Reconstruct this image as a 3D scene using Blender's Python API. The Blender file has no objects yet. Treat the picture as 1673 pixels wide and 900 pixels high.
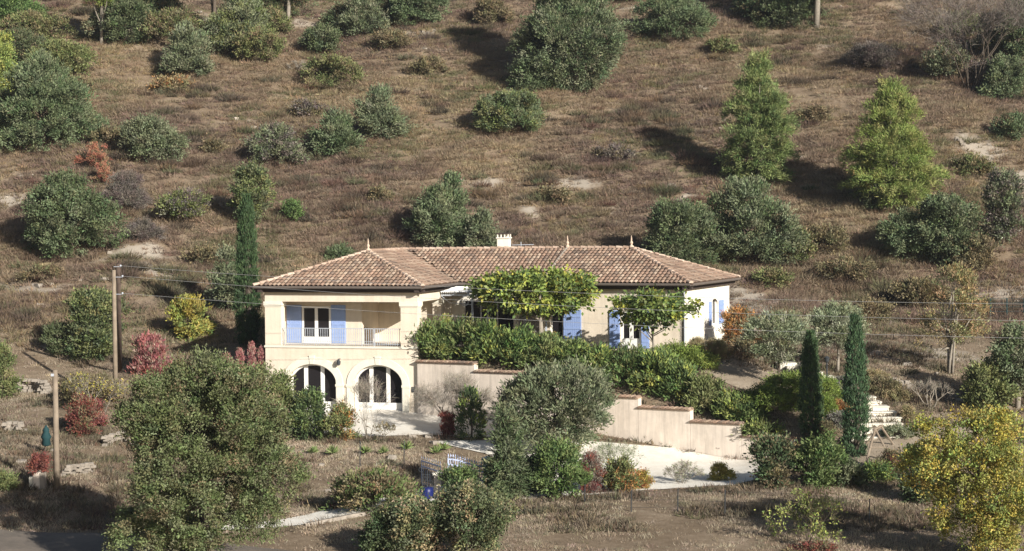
import bpy, math, random
import numpy as np
from mathutils import Matrix, Vector
R = math.radians
rng = np.random.default_rng(7); random.seed(7)
SC = bpy.context.scene
COL = SC.collection

# ---------------------------------------------------------------- camera, sky, sun, exposure
FPX = 2970.0                                    # focal length in pixels of the 1673 px wide photograph
CAMZ = 9.42
cam = bpy.data.objects.new('camera', bpy.data.cameras.new('camera')); COL.objects.link(cam)
cam.data.sensor_width = 36; cam.data.lens = FPX/1673*36
cam.data.clip_start = 1; cam.data.clip_end = 2000
CM = Matrix.Rotation(R(90-1.716), 3, 'X') @ Matrix.Rotation(R(-0.45), 3, 'Z')
cam.matrix_world = Matrix.Translation((0, 0, CAMZ)) @ CM.to_4x4()
SC.camera = cam
SUN_EL = 22.5; SUN_AZ = 142                   # azimuth clockwise from +Y
w = bpy.data.worlds.new('World'); SC.world = w; w.use_nodes = True
nt = w.node_tree; sky = nt.nodes.new('ShaderNodeTexSky'); sky.sky_type = 'NISHITA'; sky.sun_disc = False
sky.sun_elevation = R(SUN_EL); sky.sun_rotation = R(SUN_AZ); sky.air_density = 1.0; sky.dust_density = 1.2
nt.links.new(sky.outputs[0], nt.nodes['Background'].inputs[0]); nt.nodes['Background'].inputs[1].default_value = 0.05
sl = bpy.data.objects.new('sun', bpy.data.lights.new('sun', 'SUN')); COL.objects.link(sl)
sl.data.energy = 5.0; sl.data.angle = R(0.55); sl.data.color = (1.0, .945, .855)
sdir = Vector((math.sin(R(SUN_AZ))*math.cos(R(SUN_EL)), math.cos(R(SUN_AZ))*math.cos(R(SUN_EL)), math.sin(R(SUN_EL))))
sl.rotation_euler = sdir.to_track_quat('Z', 'Y').to_euler(); sl.location = (60, -20, 60)
vs = SC.view_settings; vs.view_transform = 'Standard'; vs.look = 'None'; vs.gamma = 1; vs.exposure = 0.68; vs.use_curve_mapping = False
SC.cycles.max_bounces = 6; SC.cycles.transparent_max_bounces = 8; SC.cycles.use_denoising = True
SC.cycles.diffuse_bounces = 3; SC.cycles.transmission_bounces = 2

# ---------------------------------------------------------------- pixel helpers (measurements taken from the photograph)
def ray(px, py):
    d = CM @ Vector(((px-836.5)/FPX, -(py-450)/FPX, -1)); return d
def at(px, py, dep):
    d = ray(px, py); k = dep/d.y; return Vector((d.x*k, d.y*k, CAMZ+d.z*k))
def pxm(dep): return FPX/dep

# ---------------------------------------------------------------- noise
def vnoise(x, y, seed=0):
    xi = np.floor(x).astype(np.int64); yi = np.floor(y).astype(np.int64)
    fx = x-xi; fy = y-yi; fx = fx*fx*(3-2*fx); fy = fy*fy*(3-2*fy)
    def h(a, b):
        n = (a*374761393 + b*668265263 + seed*974634777) & 0xffffffff
        n = ((n ^ (n >> 13))*1274126177) & 0xffffffff
        return ((n ^ (n >> 16)) & 0xffff)/65535.0
    return (h(xi, yi)*(1-fx)+h(xi+1, yi)*fx)*(1-fy)+(h(xi, yi+1)*(1-fx)+h(xi+1, yi+1)*fx)*fy
def fbm(x, y, s, o=4, seed=0):
    t = 0; a = .5; x = x/s; y = y/s
    for i in range(o): t = t+a*vnoise(x+i*17.3, y-i*9.1, seed+i); x = x*2.03; y = y*2.03; a *= .5
    return t

# ---------------------------------------------------------------- materials
def mat(name, base, rough=.8, var=0.0, scale=3.0, bump=0.0, attr=False, metal=0.0, spec=.3, stain=None, streak=0):
    m = bpy.data.materials.new(name); m.use_nodes = True; n = m.node_tree.nodes; l = m.node_tree.links
    b = n['Principled BSDF']; b.inputs['Roughness'].default_value = rough; b.inputs['Metallic'].default_value = metal
    b.inputs['Specular IOR Level'].default_value = spec
    tc = n.new('ShaderNodeTexCoord')
    src = None
    if attr:
        a = n.new('ShaderNodeAttribute'); a.attribute_name = 'col'; src = a.outputs['Color']
    else:
        r_ = n.new('ShaderNodeRGB'); r_.outputs[0].default_value = (*base, 1); src = r_.outputs[0]
    if stain:
        z = n.new('ShaderNodeTexNoise'); z.inputs['Scale'].default_value = .55; z.inputs['Detail'].default_value = 6; z.inputs['Roughness'].default_value = .7
        l.new(tc.outputs['Object'], z.inputs[0])
        cr = n.new('ShaderNodeValToRGB'); cr.color_ramp.elements[0].position = .45; cr.color_ramp.elements[1].position = .72
        l.new(z.outputs[0], cr.inputs[0])
        mx = n.new('ShaderNodeMix'); mx.data_type = 'RGBA'; l.new(cr.outputs[0], mx.inputs[0]); l.new(src, mx.inputs[6]); mx.inputs[7].default_value = (*stain, 1); src = mx.outputs[2]
    if var:
        z = n.new('ShaderNodeTexNoise'); z.inputs['Scale'].default_value = scale; z.inputs['Detail'].default_value = 6
        l.new(tc.outputs['Object'], z.inputs[0])
        mr = n.new('ShaderNodeMapRange'); mr.inputs[1].default_value = .3; mr.inputs[2].default_value = .7; mr.inputs[3].default_value = 1-var; mr.inputs[4].default_value = 1+var
        l.new(z.outputs[0], mr.inputs[0])
        mu = n.new('ShaderNodeVectorMath'); mu.operation = 'SCALE'; l.new(src, mu.inputs[0]); l.new(mr.outputs[0], mu.inputs['Scale']); src = mu.outputs[0]
    if streak:
        mp = n.new('ShaderNodeMapping'); mp.inputs['Scale'].default_value = (3.2, 3.2, .22); l.new(tc.outputs['Object'], mp.inputs[0])
        z = n.new('ShaderNodeTexNoise'); z.inputs['Scale'].default_value = 1.6; z.inputs['Detail'].default_value = 7; z.inputs['Roughness'].default_value = .75; l.new(mp.outputs[0], z.inputs[0])
        mr = n.new('ShaderNodeMapRange'); mr.inputs[1].default_value = .42; mr.inputs[2].default_value = .68; mr.inputs[3].default_value = 1.0; mr.inputs[4].default_value = 1-streak*1.6
        l.new(z.outputs[0], mr.inputs[0])
        mu = n.new('ShaderNodeVectorMath'); mu.operation = 'SCALE'; l.new(src, mu.inputs[0]); l.new(mr.outputs[0], mu.inputs['Scale']); src = mu.outputs[0]
    l.new(src, b.inputs['Base Color'])
    if bump:
        z = n.new('ShaderNodeTexNoise'); z.inputs['Scale'].default_value = scale*6; z.inputs['Detail'].default_value = 5
        l.new(tc.outputs['Object'], z.inputs[0]); bp = n.new('ShaderNodeBump'); bp.inputs['Distance'].default_value = bump; bp.inputs['Strength'].default_value = .6
        l.new(z.outputs[0], bp.inputs['Height']); l.new(bp.outputs[0], b.inputs['Normal'])
    return m
def leafmat(name, trans=.25):
    m = bpy.data.materials.new(name); m.use_nodes = True; n = m.node_tree.nodes; l = m.node_tree.links
    b = n['Principled BSDF']; b.inputs['Roughness'].default_value = .62; b.inputs['Specular IOR Level'].default_value = .12
    a = n.new('ShaderNodeAttribute'); a.attribute_name = 'col'; l.new(a.outputs['Color'], b.inputs['Base Color'])
    t = n.new('ShaderNodeBsdfTranslucent'); l.new(a.outputs['Color'], t.inputs[0])
    mx = n.new('ShaderNodeMixShader'); mx.inputs[0].default_value = trans
    l.new(b.outputs[0], mx.inputs[1]); l.new(t.outputs[0], mx.inputs[2]); l.new(mx.outputs[0], n['Material Output'].inputs[0])
    return m
M = dict(
    render=mat('wall_render', (.72, .635, .52), .9, .05, 1.3, .01, stain=(.64, .55, .44), streak=.07),
    pale=mat('pale_render', (.78, .74, .66), .9, .05, 1.2, .01, stain=(.71, .66, .57), streak=.06),
    retain=mat('retaining_render', (.74, .65, .56), .9, .08, 1.2, .01, stain=(.58, .50, .42), streak=.16),
    white=mat('white_paint', (.80, .79, .76), .45, .03, 2),
    stone=mat('cut_stone', (.72, .68, .58), .8, .06, 4, .004),
    blue=mat('blue_shutter_paint', (.27, .37, .64), .5, .06, 5),
    glass=mat('window_glass', (.018, .016, .018), .12, spec=.5),
    curtain=mat('curtained_glass', (.30, .27, .25), .4, .15, 2, spec=.5),
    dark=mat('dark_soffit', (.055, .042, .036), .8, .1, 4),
    gutter=mat('zinc_gutter', (.16, .135, .12), .5, .08, 3, metal=.2),
    iron=mat('pale_iron', (.42, .45, .50), .5, .05, 5),
    gate=mat('blue_grey_iron', (.42, .48, .66), .5, .05, 5),
    darkiron=mat('dark_iron', (.04, .045, .05), .5),
    tile=mat('terracotta_tile', (.4, .2, .1), .85, .18, 14, attr=True),
    tilebed=mat('tile_bed', (.13, .085, .06), .9, .1, 5),
    bark=mat('bark', (.10, .08, .062), .95, .25, 5, .02),
    palebark=mat('pale_bark', (.26, .23, .19), .95, .2, 5, .02),
    wood=mat('weathered_wood', (.23, .185, .14), .9, .22, 3, .01),
    darkwood=mat('creosoted_wood', (.085, .062, .05), .9, .2, 3, .01),
    wire=mat('cable', (.26, .26, .26), .5),
    rock=mat('limestone', (.29, .255, .215), .9, .25, 3, .03),
    step=mat('pale_step_stone', (.68, .64, .55), .85, .07, 2, .01),
    barrel=mat('blue_barrel_paint', (.010, .016, .10), .4, .05, 3),
    teal=mat('dark_teal_net', (.012, .045, .05), .8),
    leaf=leafmat('leaf', .22), dry=leafmat('dry_leaf', .32), twig=mat('twig', (.2, .16, .12), .95, attr=True),
)

# ---------------------------------------------------------------- object helpers
def link(o): COL.objects.link(o); return o
def props(o, label=None, cat=None, group=None, kind=None):
    if label: o['label'] = label
    if cat: o['category'] = cat
    if group: o['group'] = group
    if kind: o['kind'] = kind
    return o
def thing(name, label, cat, loc, group=None):
    o = bpy.data.objects.new(name, None); o.location = loc; o.empty_display_size = .3; link(o)
    return props(o, label, cat, group)
def worg(o):
    v = Vector((0, 0, 0))
    while o: v += o.location; o = o.parent
    return v
def pydata(name, verts, faces, m, parent=None, cols=None, smooth=False, fcols=None):
    off = np.array(worg(parent)) if parent else np.zeros(3)
    me = bpy.data.meshes.new(name)
    V = np.asarray(verts, dtype=np.float64).reshape(-1, 3)-off
    me.from_pydata(V.tolist(), [], faces)
    if smooth: me.polygons.foreach_set('use_smooth', [True]*len(me.polygons))
    if cols is not None:
        a = me.color_attributes.new('col', 'FLOAT_COLOR', 'POINT')
        a.data.foreach_set('color', np.concatenate([cols, np.ones((len(cols), 1))], 1).astype(np.float32).ravel())
    me.materials.append(m)
    o = bpy.data.objects.new(name, me); link(o); o.parent = parent
    return o
def fastmesh(name, V, nper, m, parent=None, cols=None):
    """V: (n, nper, 3) separate polygons; cols: (n,3)"""
    off = np.array(worg(parent)) if parent else np.zeros(3)
    n = V.shape[0]; P = (V-off).reshape(-1, 3).astype(np.float32)
    me = bpy.data.meshes.new(name)
    me.vertices.add(n*nper); me.vertices.foreach_set('co', P.ravel())
    me.loops.add(n*nper); me.loops.foreach_set('vertex_index', np.arange(n*nper, dtype=np.int32))
    me.polygons.add(n); me.polygons.foreach_set('loop_start', np.arange(0, n*nper, nper, dtype=np.int32))
    me.update(calc_edges=True)
    if cols is not None:
        a = me.color_attributes.new('col', 'FLOAT_COLOR', 'POINT')
        c = np.repeat(np.concatenate([cols, np.ones((n, 1))], 1), nper, axis=0).astype(np.float32)
        a.data.foreach_set('color', c.ravel())
    me.materials.append(m)
    o = bpy.data.objects.new(name, me); link(o); o.parent = parent
    return o
def unit(v): return v/np.maximum(np.linalg.norm(v, axis=-1, keepdims=True), 1e-9)
def leaves(P, D, L, W, tri=False, rs=rng):
    """diamond leaves from base P along D"""
    D = unit(D); A = unit(np.cross(D, rs.normal(size=D.shape)))
    L = np.asarray(L)[:, None]; W = np.asarray(W)[:, None]
    if tri: return np.stack([P-A*W*.5, P+A*W*.5, P+D*L], 1)
    return np.stack([P, P+D*L*.45+A*W*.5, P+D*L, P+D*L*.45-A*W*.5], 1)

class MB:
    def __init__(s): s.v = []; s.f = []; s.c = []
    def add(s, v, f, c=None):
        b = len(s.v); s.v += [tuple(p) for p in v]; s.f += [[i+b for i in q] for q in f]
        if c is not None: s.c += [c]*len(v)
    def box(s, F, s0, s1, d0, d1, z0, z1, c=None):
        p = [F(a, d, z) for z in (z0, z1) for d in (d0, d1) for a in (s0, s1)]
        s.add(p, [[0, 1, 3, 2], [4, 6, 7, 5], [0, 4, 5, 1], [2, 3, 7, 6], [0, 2, 6, 4], [1, 5, 7, 3]], c)
    def prism(s, F, poly, d0, d1, c=None):       # polygon in (s,z), extruded in d
        n = len(poly); p = [F(a, d0, z) for a, z in poly]+[F(a, d1, z) for a, z in poly]
        s.add(p, [list(range(n)), list(range(2*n-1, n-1, -1))]+[[i, (i+1) % n+n*0, (i+1) % n+n, i+n] for i in range(n)], c)
    def tube(s, pts, rad, k=6, c=None, cap=True):
        pts = [Vector(p) for p in pts]; n = len(pts)
        if not hasattr(rad, '__len__'): rad = [rad]*n
        vs_ = []; up = None
        for i, p in enumerate(pts):
            t = (pts[min(i+1, n-1)]-pts[max(i-1, 0)]).normalized()
            if up is None: up = t.orthogonal().normalized()
            a = (up-t*up.dot(t)).normalized(); b = t.cross(a); up = a
            for j in range(k):
                q = 2*math.pi*j/k; vs_.append(p+(a*math.cos(q)+b*math.sin(q))*rad[i])
        fs = [[i*k+j, i*k+(j+1) % k, (i+1)*k+(j+1) % k, (i+1)*k+j] for i in range(n-1) for j in range(k)]
        if cap: fs += [list(range(k))[::-1], [(n-1)*k+j for j in range(k)]]
        s.add(vs_, fs, c)
    def lathe(s, base, prof, k=12, c=None):      # prof [(r,z)]
        base = Vector(base); n = len(prof)
        vs_ = [base+Vector((r*math.cos(2*math.pi*j/k), r*math.sin(2*math.pi*j/k), z)) for r, z in prof for j in range(k)]
        fs = [[i*k+j, i*k+(j+1) % k, (i+1)*k+(j+1) % k, (i+1)*k+j] for i in range(n-1) for j in range(k)]
        fs += [list(range(k))[::-1], [(n-1)*k+j for j in range(k)]]
        s.add(vs_, fs, c)
    def build(s, name, m, parent=None, smooth=False, label=None):
        o = pydata(name, s.v, s.f, m, parent, np.array(s.c, dtype=float) if s.c else None, smooth)
        if label: o['label'] = label
        return o
def frame(org, th):
    """local frame: s along the front towards the right, d inwards, z up (absolute)"""
    ux, uy = math.cos(R(th)), -math.sin(R(th)); vx, vy = -uy, ux
    ox, oy = org
    def F(s, d, z): return Vector((ox+ux*s+vx*d, oy+uy*s+vy*d, z))
    F.o = (ox, oy); F.u = (ux, uy); F.v = (vx, vy)
    return F
def s_on(F, px, d=0, py=520):
    """s coordinate where the sight line through px meets the plane at depth d of frame F"""
    r = ray(px, py); o = F(0, d, 0)
    # o + u*s = r*k
    det = F.u[0]*(-r.y)-(-r.x)*F.u[1]
    s = (-o.x*(-r.y)-(-r.x)*(-o.y))/det
    return s
def z_on(F, px, py, d=0):
    s = s_on(F, px, d, py); p = F(s, d, 0); r = ray(px, py); return CAMZ+r.z*p.y/r.y
W0 = frame((-4.71-8.17*math.cos(R(16)), 90+8.17*math.sin(R(16))), 16)      # wing: s 0..8.17
O_ = W0(8.17, 0, 0)
mo = W0(8.17, 5.6, 0); MID = frame((mo.x, mo.y), 16)                        # middle block front wall
jo = MID(5.0, 0, 0); RB = frame((jo.x, jo.y), 22)                           # right block
RBL = 7.63; RBW = 8.4

# ---------------------------------------------------------------- terrain height
def wl(px, dep): d = ray(px, 600); return Vector((d.x/d.y*dep, dep, 0))
WE = wl(1296, 81.0)                               # far end of the retaining wall
WA = Vector((O_.x, O_.y, 0))
CT = [  # (px, py, depth) common
 (-300,900,62),(100,905,63),(500,905,64),(900,902,64),(1300,902,64),(1700,902,64),(2000,900,64),
 (60,868,66.5),(400,868,67),(60,800,71),(200,790,73),(60,720,81),(60,640,91),(190,645,89),(300,600,96),(60,560,99),(-300,600,95),(-300,720,80),
 (60,480,107),(300,520,104),(60,430,112),(300,450,111),(-400,430,112),
 (600,850,68),(1000,852,68.5),(1400,852,68.5),(1700,850,69),(1000,822,71.5),(1300,815,72.5),(1500,800,74),
 (1450,760,77),(1400,745,78.5),(1450,700,81),(1550,680,83),(1700,680,83),(1950,700,82),
 (1430,650,85),(1380,625,87),(1290,600,89.5),(1500,620,88),(1620,620,89),(1900,620,90),
 (1450,570,95),(1600,560,97),(1900,560,98),(1250,520,102),(1500,520,103),(1350,490,107),(1700,480,108),(2000,480,108)]
for X in (-400, 0, 300, 600, 900, 1200, 1500, 1700, 2100):
    for Y, D in ((380, 118.5), (300, 127), (200, 138.5), (100, 151), (0, 165), (-60, 174)): CT.append((X, Y, D+ (0 if 300 < X < 1500 else -2)))
cpts = [tuple(at(*c)) for c in CT]
cpts += [(x, 205, 47) for x in (-120, -40, 40, 120)]+[(x, 260, 52) for x in (-140, -50, 50, 140)]+[(x, 420, 35) for x in (-200, 0, 200)]
cpts += [(x, 45, -3.2) for x in (-40, 0, 40)]+[(x, 15, -6) for x in (-60, 0, 60)]+[(-70, 100, 4), (75, 100, 4), (-90, 70, -1), (90, 70, -1)]
up = [tuple(at(*c)) for c in [(850,578,90),(1000,585,90.2),(1150,585,89.5),(1100,610,87.5),(1250,610,88.5),(1200,640,85.5),(1300,650,84.5),(1280,690,82.2),(1350,700,81.5)]]
for s, d, z in ((2, 9, 3.0), (6, 9, 3.0), (0, 6, 2.6), (4, 13, 3.6)): p = W0(s, d, z); up.append(tuple(p))
for s, d, z in ((2, 0, 2.8), (2, 8, 3.1)): up.append(tuple(MID(s, d, z)))
for s, d, z in ((1, 0, 2.8), (7.6, 0, 2.8), (7.6, 8.4, 2.85), (2, 9, 3.2), (11, 2, 2.7), (11, 7, 2.9)): up.append(tuple(RB(s, d, z)))
lo = [tuple(at(*c)) for c in [(440,690,90.5),(560,684,89.3),(690,686,88.6),(600,712,85.2),(740,708,85.6),(600,760,78.5),(700,800,75.3),(850,800,75.2),(950,792,76),(1100,790,76),(1200,788,76.2),(1020,720,84.3),(1225,745,82.2),(560,800,75),(900,730,83.3),(350,720,84.5),(300,800,74.5)]]
def tps(pts, lam=.5):
    P = np.array(pts); X = P[:, :2]/50; n = len(P)
    r = np.linalg.norm(X[:, None]-X[None], axis=2); K = np.where(r > 0, r*r*np.log(r+1e-12), 0)+np.eye(n)*lam*1e-4
    A = np.zeros((n+3, n+3)); A[:n, :n] = K; A[:n, n] = 1; A[:n, n+1:] = X; A[n, :n] = 1; A[n+1:, :n] = X.T
    b = np.zeros(n+3); b[:n] = P[:, 2]; c = np.linalg.solve(A, b)
    def f(x, y):
        x = np.asarray(x, float)/50; y = np.asarray(y, float)/50; out = c[n]+c[n+1]*x+c[n+2]*y
        for i in range(n):
            q = (x-X[i, 0])**2+(y-X[i, 1])**2; out = out+c[i]*.5*q*np.log(q+1e-12)
        return out
    return f
EU = (WE-WA).normalized()
def wallpt(t): return WA+EU*t
CAPS = [(681,778,590),(778,860,606),(860,990,626),(990,1045,646),(1045,1130,665),(1130,1213,688),(1213,1296,712)]
def t_on(px):
    r = ray(px, 650); det = EU.x*(-r.y)+r.x*EU.y
    return (-WA.x*(-r.y)-(-r.x)*(-WA.y))/det
CAPT = []
for a, b, y in CAPS:
    t0, t1 = t_on(a), t_on(b); tm = (t0+t1)/2; p = wallpt(tm); rr = ray((a+b)/2, y); CAPT.append((t0, t1, CAMZ+rr.z*p.y/rr.y))
CAPT[0] = (0.0, CAPT[0][1], CAPT[0][2])
nrm = Vector((-EU.y, EU.x, 0))                    # points behind the wall
for t0, t1, z in CAPT:
    p = wallpt((t0+t1)/2)+nrm*.7; up.append((p.x, p.y, z-.15))
fU = tps(cpts+up); fL = tps(cpts+lo)
SEG = [W0(-.0, .9, 0), W0(8.17-.5, .9, 0), wallpt(.1)+nrm*.24, WE+nrm*.24]
SEG = [Vector((s.x, s.y, 0)) for s in SEG]
def sdline(x, y):
    best = None; bd = None; beyond = None
    for i in range(len(SEG)-1):
        a, b = SEG[i], SEG[i+1]; e = b-a; L = e.length; e = e/L
        t = (x-a.x)*e.x+(y-a.y)*e.y; tc = np.clip(t, 0, L)
        dx = x-a.x-e.x*tc; dy = y-a.y-e.y*tc; d = np.hypot(dx, dy)
        side = np.where((-(x-a.x)*e.y+(y-a.y)*e.x) > 0, 1., -1.)
        by = np.zeros_like(d)
        if i == 0: by = np.maximum(0, -t)
        if i == len(SEG)-2: by = np.maximum(0, t-L)
        sd = (-(x-a.x)*e.y+(y-a.y)*e.x)
        val = np.where(by > 0, sd, side*d)
        if bd is None: bd, best, beyond = d, val, by
        else:
            m = d < bd; best = np.where(m, val, best); beyond = np.where(m, by, beyond); bd = np.where(m, d, bd)
    return best, beyond
def height(x, y, detail=True):
    x = np.asarray(x, float); y = np.asarray(y, float)
    sd, by = sdline(x, y); wv = .06+.9*by
    k = np.clip(sd/wv*.5+.5, 0, 1); k = k*k*(3-2*k)
    z = fL(x, y)*(1-k)+fU(x, y)*k
    if detail:
        a = np.clip((y-99)/14, 0, 1)
        z = z+a*((fbm(x, y, 9, 4, 3)-.47)*2.2+(fbm(x, y, 2.2, 3, 9)-.45)*.5)+(1-a)*(fbm(x, y, 3, 3, 5)-.45)*.12
    return z
def gz(x, y): return float(height(np.array([x]), np.array([y]))[0])
def ground(px, py, near=58.0, far=230.0, behind=None):
    """world point where the sight line through a pixel meets the ground"""
    r = ray(px, py); D = np.arange(near, far, .25)
    X = r.x/r.y*D; Z = CAMZ+r.z/r.y*D; H = height(X, D)
    m = np.where(H >= Z)[0]
    if behind: m = m[D[m] > behind]
    i = m[0] if len(m) else len(D)-1
    return Vector((X[i], D[i], H[i]))
# ---------------------------------------------------------------- terrain mesh
def axis(a0, a1, st, lo_, hi, g=1.12, cap=4):
    v = list(np.arange(a0, a1+1e-6, st)); s = st
    while v[-1] < hi: s = min(s*g, cap); v.append(v[-1]+s)
    s = st
    while v[0] > lo_: s = min(s*g, cap); v.insert(0, v[0]-s)
    return np.array(v)
gx = axis(-26, 30, .28, -190, 190); gy = axis(62, 101, .28, 12, 420, 1.03)
GX, GY = np.meshgrid(gx, gy); GZ = height(GX, GY)
def zone_mask(poly, X, Y):
    """signed distance to polygon, negative inside"""
    P = np.array([(p.x, p.y) for p in poly]); n = len(P)
    d = np.full(X.shape, 1e9); ins = np.zeros(X.shape, bool); nx = np.zeros(X.shape); ny = np.zeros(X.shape)
    for i in range(n):
        a = P[i]; b = P[(i+1) % n]; e = b-a
        t = np.clip(((X-a[0])*e[0]+(Y-a[1])*e[1])/max(e@e, 1e-9), 0, 1)
        qx = a[0]+e[0]*t; qy = a[1]+e[1]*t; dd = np.hypot(X-qx, Y-qy); m = dd < d
        d = np.where(m, dd, d); nx = np.where(m, qx, nx); ny = np.where(m, qy, ny)
        c = (a[1] > Y) != (b[1] > Y)
        xi = a[0]+(Y-a[1])*(e[0])/(e[1] if abs(e[1]) > 1e-9 else 1e-9)
        ins ^= (c & (X < xi))
    return np.where(ins, -d, d), nx, ny
def grid_obj(name, X, Y, Z, m, sel=None):
    ny_, nx_ = X.shape; idx = np.arange(ny_*nx_).reshape(ny_, nx_)
    f = np.stack([idx[:-1, :-1], idx[:-1, 1:], idx[1:, 1:], idx[1:, :-1]], -1).reshape(-1, 4)
    V = np.stack([X, Y, Z], -1).reshape(-1, 3)
    if sel is not None:
        f = f[sel.ravel()]; u, inv = np.unique(f, return_inverse=True); f = inv.reshape(-1, 4); V = V[u]
    me = bpy.data.meshes.new(name); me.vertices.add(len(V)); me.vertices.foreach_set('co', V.astype(np.float32).ravel())
    me.loops.add(f.size); me.loops.foreach_set('vertex_index', f.astype(np.int32).ravel())
    me.polygons.add(len(f)); me.polygons.foreach_set('loop_start', np.arange(0, f.size, 4, dtype=np.int32))
    me.update(calc_edges=True); me.polygons.foreach_set('use_smooth', np.ones(len(f), bool)); me.materials.append(m)
    return link(bpy.data.objects.new(name, me))
def groundmat(name, cols, s1=.35, s2=2.5, fine=9, bump=.05, rough=.95):
    m = bpy.data.materials.new(name); m.use_nodes = True; n = m.node_tree.nodes; l = m.node_tree.links
    b = n['Principled BSDF']; b.inputs['Roughness'].default_value = rough; b.inputs['Specular IOR Level'].default_value = .1
    tc = n.new('ShaderNodeTexCoord'); fac = None
    def noise(s, det=6, ro=.6):
        z = n.new('ShaderNodeTexNoise'); z.inputs['Scale'].default_value = s; z.inputs['Detail'].default_value = det; z.inputs['Roughness'].default_value = ro
        l.new(tc.outputs['Object'], z.inputs[0]); return z.outputs[0]
    a = noise(s1); c = noise(s2, 8, .7); f = noise(fine, 6, .75)
    ad = n.new('ShaderNodeMath'); ad.operation = 'MULTIPLY_ADD'; l.new(c, ad.inputs[0]); ad.inputs[1].default_value = .9; l.new(a, ad.inputs[2])
    ad2 = n.new('ShaderNodeMath'); ad2.operation = 'MULTIPLY_ADD'; l.new(f, ad2.inputs[0]); ad2.inputs[1].default_value = .7; l.new(ad.outputs[0], ad2.inputs[2])
    cr = n.new('ShaderNodeValToRGB'); e = cr.color_ramp.elements
    k = len(cols)
    for i in range(k-2): e.new(.5)
    for i, (p, cc) in enumerate(cols): e[i].position = p; e[i].color = (*cc, 1)
    mr = n.new('ShaderNodeMapRange'); mr.inputs[1].default_value = .85; mr.inputs[2].default_value = 1.75; l.new(ad2.outputs[0], mr.inputs[0])
    l.new(mr.outputs[0], cr.inputs[0]); l.new(cr.outputs[0], b.inputs['Base Color'])
    bp = n.new('ShaderNodeBump'); bp.inputs['Distance'].default_value = bump; bp.inputs['Strength'].default_value = .8
    l.new(f, bp.inputs['Height']); l.new(bp.outputs[0], b.inputs['Normal'])
    return m
mg = groundmat('hillside_soil', [(0, (.12, .09, .062)), (.4, (.18, .135, .092)), (.66, (.24, .185, .13)), (.86, (.33, .27, .20)), (1, (.46, .42, .34))])
SCARS = [(185,232,3.2,1.0),(205,218,1.6,.6),(300,30,5,1.2),(240,25,4,1),(60,232,2.5,.8),(20,330,3,1.2),(215,380,2.2,.8),(240,420,3.5,1),(280,450,2.5,.8),(780,300,3,.8),(905,298,2.2,.7),(950,300,3,.7),(1040,20,3,.7),(1362,102,1.2,.5),(1545,30,2,1.6),(1585,240,2.5,1.6),(1620,258,2.2,1.2),(1660,300,2.5,1.2),(1650,480,5,2),(1215,490,2.6,1.6),(1240,505,2.5,1),(690,55,2.5,.7),(830,70,3,.6),(1110,330,2,.6),(640,310,1.6,.5),(500,40,3,.8),(1600,380,2,1),(120,500,3,.8),(40,470,3.4,.8),(860,345,2,.6),(990,345,1.6,.5),(1480,575,6,1.4),(1600,590,6,1.6),(1380,560,5,1.2),(1350,75,2,.5),(1010,180,2,.5),(420,200,2,.5),(390,640,2,1)]
def scar(x, y):
    k = np.zeros(np.shape(x)); wx = x+(fbm(x, y, 2.5, 3, 201)-.45)*4; wy = y+(fbm(x, y, 2.5, 3, 202)-.45)*4
    for (px, py, rx, ry), p in zip(SCARS, SCP): k = np.maximum(k, np.clip(1.08-np.sqrt(((wx-p.x)/rx)**2+((wy-p.y)/(ry*1.6))**2), 0, 1))
    return k
SCP = [ground(q[0], q[1]) for q in SCARS]
GR = props(grid_obj('hillside_ground', GX, GY, GZ, mg), kind='structure')

mgrav = groundmat('pale_gravel', [(0, (.50, .45, .38)), (.3, (.68, .63, .55)), (.7, (.80, .77, .70)), (1, (.66, .60, .51))], .35, 2.2, 14, .03)
mdust = groundmat('trodden_earth', [(0, (.20, .16, .12)), (.45, (.30, .245, .185)), (.75, (.37, .31, .24)), (1, (.48, .42, .35))], .7, 3.5, 16, .04)
masph = groundmat('old_asphalt', [(0, (.10, .088, .075)), (.5, (.15, .13, .11)), (1, (.24, .20, .165))], .4, 2, 20, .01)
ZONES = {}
def zone(name, pix, m, lift, world=None):
    poly = world or [ground(a, b) for a, b in pix]
    sd, qx, qy = zone_mask(poly, GX, GY)
    ins = sd <= 0
    cell = ins[:-1, :-1] | ins[1:, :-1] | ins[:-1, 1:] | ins[1:, 1:]
    mv = (~ins)
    X = np.where(mv & (sd < 1.5), qx, GX); Y = np.where(mv & (sd < 1.5), qy, GY)
    if name != 'road':
        n = (fbm(X, Y, .8, 2, 4)-.4)*.3; X = X+np.where(mv, n, 0)
    Z = height(X, Y)+lift
    ZONES[name] = poly
    return props(grid_obj(name, X, Y, Z, m, cell), kind='structure')
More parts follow.
